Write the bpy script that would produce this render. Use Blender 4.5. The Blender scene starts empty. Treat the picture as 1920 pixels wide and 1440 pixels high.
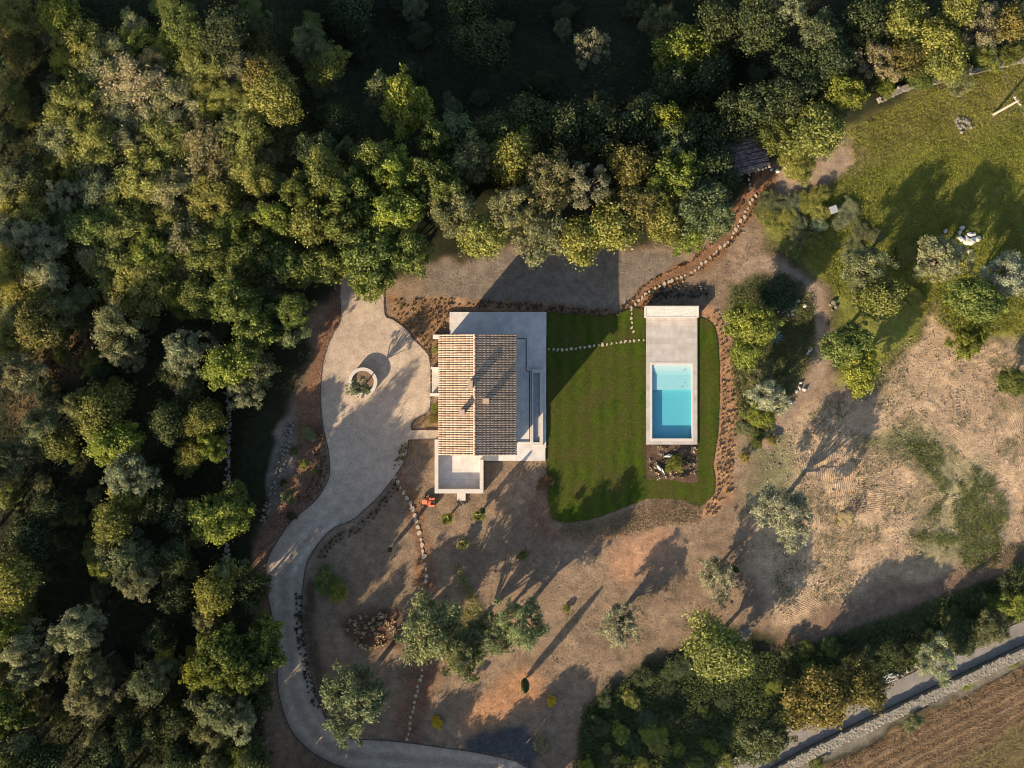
import bpy, bmesh, math, random
import numpy as np
from mathutils import Vector, Matrix
from mathutils.geometry import delaunay_2d_cdt

# ------------------------------------------------------------------ camera, sky, sun, exposure
S = bpy.context.scene
C = S.collection
H = 120.0                      # height of the drone above the lawn (m)
K = 18.0                       # photo pixels per metre on the lawn
cam_d = bpy.data.cameras.new('camera')
cam_d.sensor_width = 36
cam_d.lens = 36 * H / (1920 / K)
cam_d.clip_end = 3000
cam = bpy.data.objects.new('camera', cam_d); C.objects.link(cam)
cam.location = (0, 0, H)
S.camera = cam

SUN_EL = math.radians(22)
SHADOW_AZ = math.radians(50)   # direction shadows fall, measured from +X (right) towards +Y (up)
SUN_DIR = Vector((-math.cos(SUN_EL) * math.cos(SHADOW_AZ), -math.cos(SUN_EL) * math.sin(SHADOW_AZ), math.sin(SUN_EL)))
w = bpy.data.worlds.new('World'); S.world = w; w.use_nodes = True
nt = w.node_tree
bg = nt.nodes['Background']
sky = nt.nodes.new('ShaderNodeTexSky'); sky.sky_type = 'NISHITA'; sky.sun_disc = False
sky.sun_elevation = SUN_EL
sky.sun_rotation = math.atan2(SUN_DIR.x, SUN_DIR.y)
sky.dust_density = 1.0
nt.links.new(sky.outputs[0], bg.inputs[0]); bg.inputs[1].default_value = 0.112
sd = bpy.data.lights.new('sun', 'SUN'); sd.energy = 5.0; sd.angle = math.radians(0.5); sd.color = (1.0, 0.82, 0.59)
sun = bpy.data.objects.new('sun', sd); C.objects.link(sun)
sun.rotation_euler = SUN_DIR.to_track_quat('Z', 'Y').to_euler(); sun.location = (-60, -70, 60)
S.view_settings.view_transform = 'Standard'; S.view_settings.look = 'None'
S.view_settings.exposure = 1.45; S.view_settings.gamma = 1.0; S.view_settings.use_curve_mapping = False
S.cycles.use_denoising = True; S.cycles.denoising_input_passes = 'RGB_ALBEDO_NORMAL'; S.cycles.filter_width = 1.0; S.cycles.use_adaptive_sampling = False
S.cycles.max_bounces = 5; S.cycles.diffuse_bounces = 3; S.cycles.transparent_max_bounces = 8

rnd = random.Random(7)
rng = np.random.default_rng(7)

# ------------------------------------------------------------------ helpers
def sst(a, b, x):
    t = np.clip((x - a) / (b - a), 0, 1); return t * t * (3 - 2 * t)

_lat = np.random.default_rng(3).random((256, 256))
def vnoise(x, y):
    x = np.asarray(x, float); y = np.asarray(y, float)
    xi = np.floor(x).astype(int); yi = np.floor(y).astype(int); fx = x - xi; fy = y - yi
    fx = fx * fx * (3 - 2 * fx); fy = fy * fy * (3 - 2 * fy)
    g = lambda a, b: _lat[a % 256, b % 256]
    return (g(xi, yi) * (1 - fx) + g(xi + 1, yi) * fx) * (1 - fy) + (g(xi, yi + 1) * (1 - fx) + g(xi + 1, yi + 1) * fx) * fy
def fbm(x, y, s, n=3):
    r = 0; a = .5
    for i in range(n):
        r = r + a * vnoise(np.asarray(x) / s + 17.3 * i, np.asarray(y) / s + 9.1 * i); s /= 2; a *= .5
    return r / (1 - .5 ** n)

def ground_z(x, y):
    """the land lies level round the house and drops north of the tree belt, shaped so to darken the wood"""
    x = np.asarray(x, float); y = np.asarray(y, float)
    sx = sst(-27, -17, x) * (1 - sst(17, 27, x))
    d = np.clip((y - 18.5) * 0.5, 0, 11)  # added drop, tilted from the sun so the north wood goes dark
    return -d * sx * sst(18.5, 23, y)

def G(px, py, dz=0.0):
    """plan position of a photo pixel on the land (dz above it)"""
    z = dz
    for _ in range(8):
        f = (H - z) / H
        x = (px - 960) / K * f; y = (720 - py) / K * f
        z = float(ground_z(x, y)) + dz
    return Vector((x, y, z))
def P(px, py, z=0.0):
    f = (H - z) / H
    return Vector(((px - 960) / K * f, (720 - py) / K * f, z))

def mesh_np(name, v, faces_n, idx, mat=None, tone=None, smooth=False):
    """mesh from arrays; faces_n verts per face"""
    me = bpy.data.meshes.new(name)
    nv = len(v); nf = len(idx) // faces_n
    me.vertices.add(nv); me.vertices.foreach_set('co', np.asarray(v, np.float32).ravel())
    me.loops.add(len(idx)); me.loops.foreach_set('vertex_index', np.asarray(idx, np.int32))
    me.polygons.add(nf); me.polygons.foreach_set('loop_start', np.arange(nf, dtype=np.int32) * faces_n)
    me.update(calc_edges=True)
    if smooth: me.polygons.foreach_set('use_smooth', np.ones(nf, bool))
    if tone is not None:
        a = me.attributes.new('tone', 'FLOAT', 'POINT'); a.data.foreach_set('value', np.asarray(tone, np.float32))
    if mat: me.materials.append(mat)
    return me

def link(name, me, parent=None, loc=None):
    o = bpy.data.objects.new(name, me); C.objects.link(o)
    if parent is not None: o.parent = parent
    if loc is not None: o.location = loc
    return o
def tag(o, label=None, cat=None, group=None, kind=None):
    if label: o['label'] = label
    if cat: o['category'] = cat
    if group: o['group'] = group
    if kind: o['kind'] = kind
    return o
def thing(name, label, cat, loc=(0, 0, 0), group=None, rz=0):
    o = link(name, None, None, loc); o.rotation_euler.z = rz
    o.empty_display_size = .3
    return tag(o, label, cat, group)

class MB:
    def __init__(s): s.bm = bmesh.new()
    def box(s, x0, x1, y0, y1, z0, z1, bev=0, rz=0, m=None):
        mt = Matrix.Translation(((x0 + x1) / 2, (y0 + y1) / 2, (z0 + z1) / 2)) @ Matrix.Rotation(rz, 4, 'Z') @ Matrix.Diagonal((abs(x1 - x0), abs(y1 - y0), abs(z1 - z0), 1))
        r = bmesh.ops.create_cube(s.bm, size=1, matrix=(m @ mt) if m else mt)
        if bev:
            es = list({e for v in r['verts'] for e in v.link_edges})
            bmesh.ops.bevel(s.bm, geom=es, offset=bev, segments=1, affect='EDGES')
        return s
    def tube(s, pts, rad, n=7, cap=True):
        rings = []
        pts = [Vector(p) for p in pts]
        for i, p in enumerate(pts):
            d = (pts[min(i + 1, len(pts) - 1)] - pts[max(i - 1, 0)]).normalized()
            q = d.to_track_quat('Z', 'Y')
            r = rad[i] if isinstance(rad, (list, tuple)) else rad
            rings.append([s.bm.verts.new(p + q @ Vector((r * math.cos(2 * math.pi * k / n), r * math.sin(2 * math.pi * k / n), 0))) for k in range(n)])
        for a, b in zip(rings, rings[1:]):
            for k in range(n): s.bm.faces.new((a[k], a[(k + 1) % n], b[(k + 1) % n], b[k]))
        if cap:
            s.bm.faces.new(rings[0][::-1]); s.bm.faces.new(rings[-1])
        return s
    def rock(s, c, r, seed, flat=.6, m=None):
        rr = random.Random(seed)
        t = bmesh.ops.create_icosphere(s.bm, subdivisions=1, radius=1)
        sx, sy = r * rr.uniform(.7, 1.2), r * rr.uniform(.7, 1.2); a = rr.uniform(0, 6.28)
        for v in t['verts']:
            k = rr.uniform(.75, 1.2)
            x, y, z = v.co.x * sx * k, v.co.y * sy * k, v.co.z * r * flat * k
            v.co = Vector(c) + Vector((x * math.cos(a) - y * math.sin(a), x * math.sin(a) + y * math.cos(a), z))
        return s
    def poly(s, pts, z0, z1):
        b = [s.bm.verts.new((p[0], p[1], z0)) for p in pts]; t = [s.bm.verts.new((p[0], p[1], z1)) for p in pts]
        n = len(pts)
        s.bm.faces.new(t); s.bm.faces.new(b[::-1])
        for i in range(n): s.bm.faces.new((b[i], b[(i + 1) % n], t[(i + 1) % n], t[i]))
        return s
    def mesh(s, name, mat, smooth=False):
        bmesh.ops.recalc_face_normals(s.bm, faces=s.bm.faces[:])
        me = bpy.data.meshes.new(name); s.bm.to_mesh(me); s.bm.free()
        if mat: me.materials.append(mat)
        if smooth:
            for p in me.polygons: p.use_smooth = True
        return me
    def build(s, name, mat, parent=None, loc=None, smooth=False):
        return link(name, s.mesh(name, mat, smooth), parent, loc)

def smooth_line(pts, closed=False, n=6):
    pts = [Vector((p[0], p[1], 0)) for p in pts]; out = []
    N = len(pts)
    for i in range(N if closed else N - 1):
        if closed: p0, p1, p2, p3 = pts[i - 1], pts[i], pts[(i + 1) % N], pts[(i + 2) % N]
        else: p0, p1, p2, p3 = pts[max(i - 1, 0)], pts[i], pts[i + 1], pts[min(i + 2, N - 1)]
        for k in range(n):
            t = k / n
            out.append(.5 * ((2 * p1) + (p2 - p0) * t + (2 * p0 - 5 * p1 + 4 * p2 - p3) * t * t + (3 * p1 - p0 - 3 * p2 + p3) * t ** 3))
    if not closed: out.append(pts[-1])
    return out

def inpoly(x, y, poly):
    x = np.asarray(x, float); y = np.asarray(y, float)
    c = np.zeros(x.shape, bool); n = len(poly); j = n - 1
    for i in range(n):
        xi, yi = poly[i][0], poly[i][1]; xj, yj = poly[j][0], poly[j][1]
        if yi != yj: c ^= ((yi > y) != (yj > y)) & (x < (xj - xi) * (y - yi) / (yj - yi) + xi)
        j = i
    return c
def seg_dist(x, y, pts, closed=False):
    d = np.full(np.shape(x), 1e9)
    n = len(pts)
    for i in range(n if closed else n - 1):
        a, b = pts[i], pts[(i + 1) % n]
        dx, dy = b[0] - a[0], b[1] - a[1]; L = dx * dx + dy * dy + 1e-9
        t = np.clip(((x - a[0]) * dx + (y - a[1]) * dy) / L, 0, 1)
        d = np.minimum(d, np.hypot(x - a[0] - t * dx, y - a[1] - t * dy))
    return d
def pmask(x, y, poly, soft):
    d = seg_dist(x, y, poly, True); s = np.where(inpoly(x, y, poly), d, -d)
    return sst(-soft, soft, s)

# ------------------------------------------------------------------ materials
def M_new(name):
    m = bpy.data.materials.new(name); m.use_nodes = True
    t = m.node_tree; b = t.nodes['Principled BSDF']
    return m, t, b
def N(t, ty, **kw):
    n = t.nodes.new(ty)
    for k, v in kw.items():
        if k == 'op': n.operation = v
        elif k == 'bt': n.blend_type = v
        else: n.inputs[k].default_value = v
    return n
def mixc(t, a, b, f, bt='MIX'):
    n = t.nodes.new('ShaderNodeMix'); n.data_type = 'RGBA'; n.blend_type = bt
    for s, v in ((6, a), (7, b), (0, f)):
        if isinstance(v, bpy.types.NodeSocket): t.links.new(v, n.inputs[s])
        elif isinstance(v, (tuple, list)): n.inputs[s].default_value = (*v[:3], 1)
        else: n.inputs[s].default_value = v
    return n.outputs[2]
def ramp(t, src, lo, hi):
    n = t.nodes.new('ShaderNodeMapRange'); n.inputs[1].default_value = lo; n.inputs[2].default_value = hi
    t.links.new(src, n.inputs[0]); return n.outputs[0]
def noise(t, scale, detail=4, rough=.55, vec=None):
    n = t.nodes.new('ShaderNodeTexNoise'); n.inputs['Scale'].default_value = scale; n.inputs['Detail'].default_value = detail; n.inputs['Roughness'].default_value = rough
    if vec is not None: t.links.new(vec, n.inputs['Vector'])
    return n.outputs[0]
def bump(t, b, h, strength, dist):
    n = t.nodes.new('ShaderNodeBump'); n.inputs['Strength'].default_value = strength; n.inputs['Distance'].default_value = dist
    t.links.new(h, n.inputs['Height']); t.links.new(n.outputs[0], b.inputs['Normal'])
def simple(name, col, var=.25, scale=3, rough=.8, bmp=.3, bscale=30, bdist=.02, spec=.3):
    m, t, b = M_new(name)
    tc = t.nodes.new('ShaderNodeTexCoord').outputs['Object']
    a = noise(t, scale, 5, .6, tc)
    c = mixc(t, tuple(v * (1 - var) for v in col), tuple(min(v * (1 + var), 1) for v in col), ramp(t, a, .3, .7))
    t.links.new(c, b.inputs['Base Color']); b.inputs['Roughness'].default_value = rough
    b.inputs['Specular IOR Level'].default_value = spec
    if bmp: bump(t, b, noise(t, bscale, 3, .6, tc), bmp, bdist)
    return m

# foliage: one material, tinted by the object's own colour, varied leaf by leaf
def foliage(name, trans=.4, rough=.55, spec=.25):
    m, t, b = M_new(name)
    oi = t.nodes.new('ShaderNodeObjectInfo')
    at = t.nodes.new('ShaderNodeAttribute'); at.attribute_name = 'tone'
    k = t.nodes.new('ShaderNodeMapRange'); k.inputs[3].default_value = .45; k.inputs[4].default_value = 1.6
    t.links.new(at.outputs['Fac'], k.inputs[0])
    c = mixc(t, oi.outputs['Color'], (0, 0, 0), 0.0)
    vm = t.nodes.new('ShaderNodeVectorMath'); vm.operation = 'SCALE'
    t.links.new(c, vm.inputs[0]); t.links.new(k.outputs[0], vm.inputs['Scale'])
    hs = t.nodes.new('ShaderNodeHueSaturation')
    hr = t.nodes.new('ShaderNodeMapRange'); hr.inputs[3].default_value = .515; hr.inputs[4].default_value = .485
    t.links.new(at.outputs['Fac'], hr.inputs[0]); t.links.new(hr.outputs[0], hs.inputs['Hue'])
    t.links.new(vm.outputs[0], hs.inputs['Color'])
    t.links.new(hs.outputs[0], b.inputs['Base Color'])
    b.inputs['Roughness'].default_value = rough; b.inputs['Specular IOR Level'].default_value = spec
    tr = t.nodes.new('ShaderNodeBsdfTranslucent'); t.links.new(hs.outputs[0], tr.inputs[0])
    mx = t.nodes.new('ShaderNodeMixShader'); mx.inputs[0].default_value = trans
    t.links.new(b.outputs[0], mx.inputs[1]); t.links.new(tr.outputs[0], mx.inputs[2])
    t.links.new(mx.outputs[0], t.nodes['Material Output'].inputs[0])
    return m
MLEAF = foliage('leaf'); MGRASS = foliage('grass_blade', .25, .7, .15)
MBARK = simple('bark', (.13, .10, .075), .4, 6, .9, .5, 20, .02)
MTWIG = simple('dry_twig', (.30, .25, .19), .3, 4, .9, 0)
MSTONE = simple('limestone', (.155, .135, .105), .35, 3, .85, .4, 12, .03)
MSTEP = simple('stepping_stone_rock', (.30, .24, .17), .3, 5, .8, .4, 20, .015)
MWROCK = simple('white_rock', (.40, .375, .33), .15, 4, .8, .4, 10, .02)
MRENDER = simple('white_render', (.45, .41, .365), .06, 2, .85, .1, 60, .004)
MCAP = simple('pale_stone_cap', (.40, .36, .31), .07, 3, .75, .15, 40, .005)
MCONC = simple('concrete', (.24, .245, .25), .15, 3, .85, .2, 40, .006)
MSTEEL = simple('rusted_edging', (.07, .04, .028), .3, 8, .7, .2, 60, .003)
MBLACK = simple('black_rubber', (.02, .02, .022), .2, 8, .7, 0)
MDARKMET = simple('dark_metal', (.06, .06, .065), .1, 8, .5, 0)
MORANGE = simple('orange_paint', (.55, .14, .06), .15, 6, .5, 0)
MGLASS = simple('window_glass', (.03, .04, .05), .1, 2, .08, 0, spec=.8)
MFRAME = simple('window_frame', (.12, .11, .10), .1, 5, .5, 0)
MWOOD = simple('weathered_pole_wood', (.27, .225, .17), .25, 6, .85, .3, 30, .01)
MPOOLTILE = simple('pool_mosaic', (.37, .46, .45), .06, 6, .4, .05, 40, .002)
MLOG = simple('pale_cut_log', (.45, .42, .38), .3, 8, .85, .3, 20, .01)

def paving(name, col, w, hgt):
    m, t, b = M_new(name)
    tc = t.nodes.new('ShaderNodeTexCoord').outputs['Object']
    br = t.nodes.new('ShaderNodeTexBrick'); br.offset = 0
    br.inputs['Scale'].default_value = 1; br.inputs['Brick Width'].default_value = w; br.inputs['Row Height'].default_value = hgt
    br.inputs['Mortar Size'].default_value = .008; br.inputs['Bias'].default_value = 0
    br.inputs['Color1'].default_value = (*[c * .95 for c in col], 1); br.inputs['Color2'].default_value = (*[c * 1.05 for c in col], 1)
    br.inputs['Mortar'].default_value = (*[c * .7 for c in col], 1)
    t.links.new(tc, br.inputs['Vector'])
    c = mixc(t, br.outputs[0], (.8, .8, .8), 1.0, 'MULTIPLY')
    n2 = noise(t, 1.2, 5, .6, tc); n3 = ramp(t, n2, .35, .65)
    c = mixc(t, (.78, .77, .75), (1, 1, 1), n3)
    c = mixc(t, br.outputs[0], c, 1.0, 'MULTIPLY')
    t.links.new(c, b.inputs['Base Color']); b.inputs['Roughness'].default_value = .75; b.inputs['Specular IOR Level'].default_value = .25
    bump(t, b, noise(t, 50, 3, .6, tc), .15, .004)
    return m
MPAVE = paving('terrace_paving', (.49, .447, .405), .9, .9)
MDECK = paving('pool_paving', (.355, .32, .287), 1.2, .6)

def attr_ground(name, bscale, bstr, bdist, fine=.3):
    m, t, b = M_new(name)
    at = t.nodes.new('ShaderNodeAttribute'); at.attribute_name = 'Col'
    rg = t.nodes.new('ShaderNodeAttribute'); rg.attribute_name = 'rough'
    tc = t.nodes.new('ShaderNodeTexCoord').outputs['Object']
    n1 = noise(t, 1.1, 6, .65, tc); n2 = noise(t, 7, 5, .7, tc)
    lo = 1 - fine; hi = 1 + fine
    f1 = ramp(t, n1, .32, .68)
    c1 = mixc(t, (lo, lo, lo), (hi, hi * .98, hi * .94), f1)
    f2 = ramp(t, n2, .3, .7)
    c2 = mixc(t, (lo * .9, lo * .9, lo * .9), (hi, hi, hi), f2)
    c = mixc(t, at.outputs['Color'], c1, 1.0, 'MULTIPLY'); c = mixc(t, c, c2, 1.0, 'MULTIPLY')
    t.links.new(c, b.inputs['Base Color']); b.inputs['Roughness'].default_value = .95; b.inputs['Specular IOR Level'].default_value = .1
    hgt = t.nodes.new('ShaderNodeMath'); hgt.operation = 'ADD'
    t.links.new(noise(t, bscale, 6, .7, tc), hgt.inputs[0])
    mu = t.nodes.new('ShaderNodeMath'); mu.operation = 'MULTIPLY'
    t.links.new(noise(t, bscale * .25, 3, .6, tc), mu.inputs[0]); t.links.new(rg.outputs['Fac'], mu.inputs[1])
    t.links.new(mu.outputs[0], hgt.inputs[1])
    if name == 'bare_soil':
        rk = t.nodes.new('ShaderNodeAttribute'); rk.attribute_name = 'rake'
        vo = t.nodes.new('ShaderNodeTexVoronoi'); vo.inputs['Scale'].default_value = .13; vo.inputs['Randomness'].default_value = 1
        wp = t.nodes.new('ShaderNodeVectorMath'); wp.operation = 'ADD'
        nz = t.nodes.new('ShaderNodeTexNoise'); nz.inputs['Scale'].default_value = .3; nz.inputs['Detail'].default_value = 3
        ns = t.nodes.new('ShaderNodeVectorMath'); ns.operation = 'SCALE'; ns.inputs['Scale'].default_value = 4
        t.links.new(tc, nz.inputs['Vector']); t.links.new(nz.outputs['Color'], ns.inputs[0]); t.links.new(tc, wp.inputs[0]); t.links.new(ns.outputs[0], wp.inputs[1]); t.links.new(wp.outputs[0], vo.inputs['Vector'])
        ag = t.nodes.new('ShaderNodeMath'); ag.operation = 'MULTIPLY'; ag.inputs[1].default_value = 6.28; t.links.new(vo.outputs['Color'], ag.inputs[0])
        vr = t.nodes.new('ShaderNodeVectorRotate'); vr.rotation_type = 'Z_AXIS'; t.links.new(tc, vr.inputs['Vector']); t.links.new(ag.outputs[0], vr.inputs['Angle'])
        wv = t.nodes.new('ShaderNodeTexWave'); wv.inputs['Scale'].default_value = 1.5; wv.inputs['Distortion'].default_value = 5; wv.inputs['Detail'].default_value = 3; wv.inputs['Detail Scale'].default_value = .6; wv.inputs['Detail Roughness'].default_value = .7
        t.links.new(vr.outputs[0], wv.inputs['Vector'])
        w2 = t.nodes.new('ShaderNodeMath'); w2.operation = 'MULTIPLY'; t.links.new(wv.outputs['Fac'], w2.inputs[0]); t.links.new(rk.outputs['Fac'], w2.inputs[1])
        w3 = t.nodes.new('ShaderNodeMath'); w3.operation = 'ADD'; t.links.new(hgt.outputs[0], w3.inputs[0]); t.links.new(w2.outputs[0], w3.inputs[1])
        hgt = w3
    bump(t, b, hgt.outputs[0], bstr, bdist)
    return m
MGROUND = attr_ground('bare_soil', 15, .8, .08, .30)
MGRAVEL = attr_ground('gravel', 20, .8, .045, .2)

def lawn_mat():
    m, t, b = M_new('lawn_turf')
    tc = t.nodes.new('ShaderNodeTexCoord').outputs['Object']
    sx = t.nodes.new('ShaderNodeSeparateXYZ'); t.links.new(tc, sx.inputs[0])
    jit = noise(t, .5, 2, .5, tc)
    mt = t.nodes.new('ShaderNodeMath'); mt.operation = 'MULTIPLY_ADD'; mt.inputs[1].default_value = 1.5; t.links.new(jit, mt.inputs[0]); t.links.new(sx.outputs[0], mt.inputs[2])
    sn = t.nodes.new('ShaderNodeMath'); sn.operation = 'SINE'
    m2 = t.nodes.new('ShaderNodeMath'); m2.operation = 'MULTIPLY'; m2.inputs[1].default_value = 4.2; t.links.new(mt.outputs[0], m2.inputs[0]); t.links.new(m2.outputs[0], sn.inputs[0])
    st = ramp(t, sn.outputs[0], -1, 1)
    a = noise(t, .35, 4, .6, tc); a2 = ramp(t, a, .36, .66)
    fine = noise(t, 9, 5, .7, tc)
    c = mixc(t, (.024, .043, .0025), (.042, .063, .004), st)
    c = mixc(t, c, (.050, .045, .012), a2)
    f = ramp(t, fine, .3, .7)
    c2 = mixc(t, (.5, .5, .5), (1.65, 1.6, 1.4), f)
    c = mixc(t, c, c2, 1.0, 'MULTIPLY')
    t.links.new(c, b.inputs['Base Color']); b.inputs['Roughness'].default_value = .9; b.inputs['Specular IOR Level'].default_value = .1
    bump(t, b, noise(t, 16, 4, .7, tc), .8, .06)
    return m
MLAWN = lawn_mat()

def tile_mat(name, c0, c1, c2):
    m, t, b = M_new(name)
    at = t.nodes.new('ShaderNodeAttribute'); at.attribute_name = 'tone'
    oi = t.nodes.new('ShaderNodeObjectInfo')
    wn = t.nodes.new('ShaderNodeTexWhiteNoise'); wn.noise_dimensions = '2D'
    cb = t.nodes.new('ShaderNodeCombineXYZ'); t.links.new(at.outputs['Fac'], cb.inputs[0]); t.links.new(oi.outputs['Random'], cb.inputs[1])
    t.links.new(cb.outputs[0], wn.inputs['Vector'])
    r = t.nodes.new('ShaderNodeValToRGB'); e = r.color_ramp.elements
    e[0].position = 0; e[0].color = (*c0, 1); e[1].position = 1; e[1].color = (*c2, 1)
    x = e.new(.35); x.color = (*c1, 1)
    t.links.new(wn.outputs[0], r.inputs[0])
    tc = t.nodes.new('ShaderNodeTexCoord').outputs['Object']
    n = noise(t, 9, 4, .6, tc); c = mixc(t, r.outputs[0], mixc(t, (.7, .7, .7), (1.15, 1.15, 1.15), ramp(t, n, .3, .7)), 1.0, 'MULTIPLY')
    t.links.new(c, b.inputs['Base Color']); b.inputs['Roughness'].default_value = .85; b.inputs['Specular IOR Level'].default_value = .2
    return m
MTILE = tile_mat('clay_tile', (.262, .165, .108), (.31, .215, .15), (.36, .27, .20))
MTILEBED = simple('tile_bed', (.125, .072, .048), .3, 5, .9, 0)
MOLDTILE = tile_mat('old_clay_tile', (.075, .055, .052), (.12, .09, .085), (.21, .155, .145))

def water_mat():
    m = bpy.data.materials.new('pool_water'); m.use_nodes = True; t = m.node_tree
    t.nodes.remove(t.nodes['Principled BSDF'])
    tr = t.nodes.new('ShaderNodeBsdfTransparent'); gl = t.nodes.new('ShaderNodeBsdfGlossy'); gl.inputs['Roughness'].default_value = .03
    tc = t.nodes.new('ShaderNodeTexCoord').outputs['Object']
    bm_ = t.nodes.new('ShaderNodeBump'); bm_.inputs['Strength'].default_value = .15; bm_.inputs['Distance'].default_value = .02
    t.links.new(noise(t, 3, 3, .5, tc), bm_.inputs['Height'])
    t.links.new(bm_.outputs[0], gl.inputs['Normal'])
    mx = t.nodes.new('ShaderNodeMixShader')
    mx.inputs[0].default_value = .05; t.links.new(tr.outputs[0], mx.inputs[1]); t.links.new(gl.outputs[0], mx.inputs[2])
    va = t.nodes.new('ShaderNodeVolumeAbsorption'); va.inputs['Color'].default_value = (.05, .76, .86, 1); va.inputs['Density'].default_value = .85
    t.links.new(mx.outputs[0], t.nodes['Material Output'].inputs['Surface']); t.links.new(va.outputs[0], t.nodes['Material Output'].inputs['Volume'])
    return m
MWATER = water_mat()

# ------------------------------------------------------------------ plan shapes (photo pixels)
LAWN = [(1027,586),(1060,588),(1110,592),(1140,592),(1165,586),(1185,577),(1211,581),(1211,596),(1309,597),(1325,598),(1338,612),(1345,640),(1348,700),(1348,760),(1343,830),(1337,870),(1340,900),(1338,925),(1325,940),(1313,948),(1280,938),(1220,935),(1200,940),(1160,955),(1120,970),(1080,978),(1050,978),(1035,968),(1028,940),(1024,863)]
DRIVE_L = [(646,470),(640,520),(638,560),(638,602),(625,625),(612,655),(604,690),(601,740),(603,775),(608,810),(615,840),(618,870),(617,895),(605,920),(590,940),(560,965),(540,985),(520,1015),(503,1045),(497,1080),(503,1120),(512,1165),(518,1200),(520,1250),(522,1290),(530,1330),(548,1372),(575,1402),(610,1425),(650,1440),(720,1462),(1020,1500)]
DRIVE_R = [(1020,1462),(985,1440),(960,1425),(900,1412),(840,1403),(760,1392),(700,1387),(660,1385),(630,1370),(610,1345),(595,1310),(585,1270),(575,1220),(568,1180),(566,1140),(568,1100),(573,1065),(580,1045),(600,1015),(625,990),(660,975),(690,950),(715,925),(740,893),(755,870),(763,850),(766,825)]
DRIVE_R2 = [(771,795),(780,785),(800,775),(806,766),(807,700),(806,680),(803,665),(790,650),(775,635),(765,620),(750,608),(735,598),(722,590),(720,545),(722,470)]
DRIVE = smooth_line(DRIVE_L, n=4) + smooth_line(DRIVE_R, n=4) + [Vector(p) for p in ((824,824,0),(824,806,0),(772,806,0))] + smooth_line(DRIVE_R2, n=4)
DRIVE = [(p[0], p[1]) for p in DRIVE]
ROAD_C = [(1300,1500),(1380,1455),(1480,1395),(1600,1335),(1700,1288),(1800,1240),(1960,1165),(2200,1050)]
MULCH = [(1212,833),(1308,833),(1308,905),(1285,905),(1265,900),(1212,897)]

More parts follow.
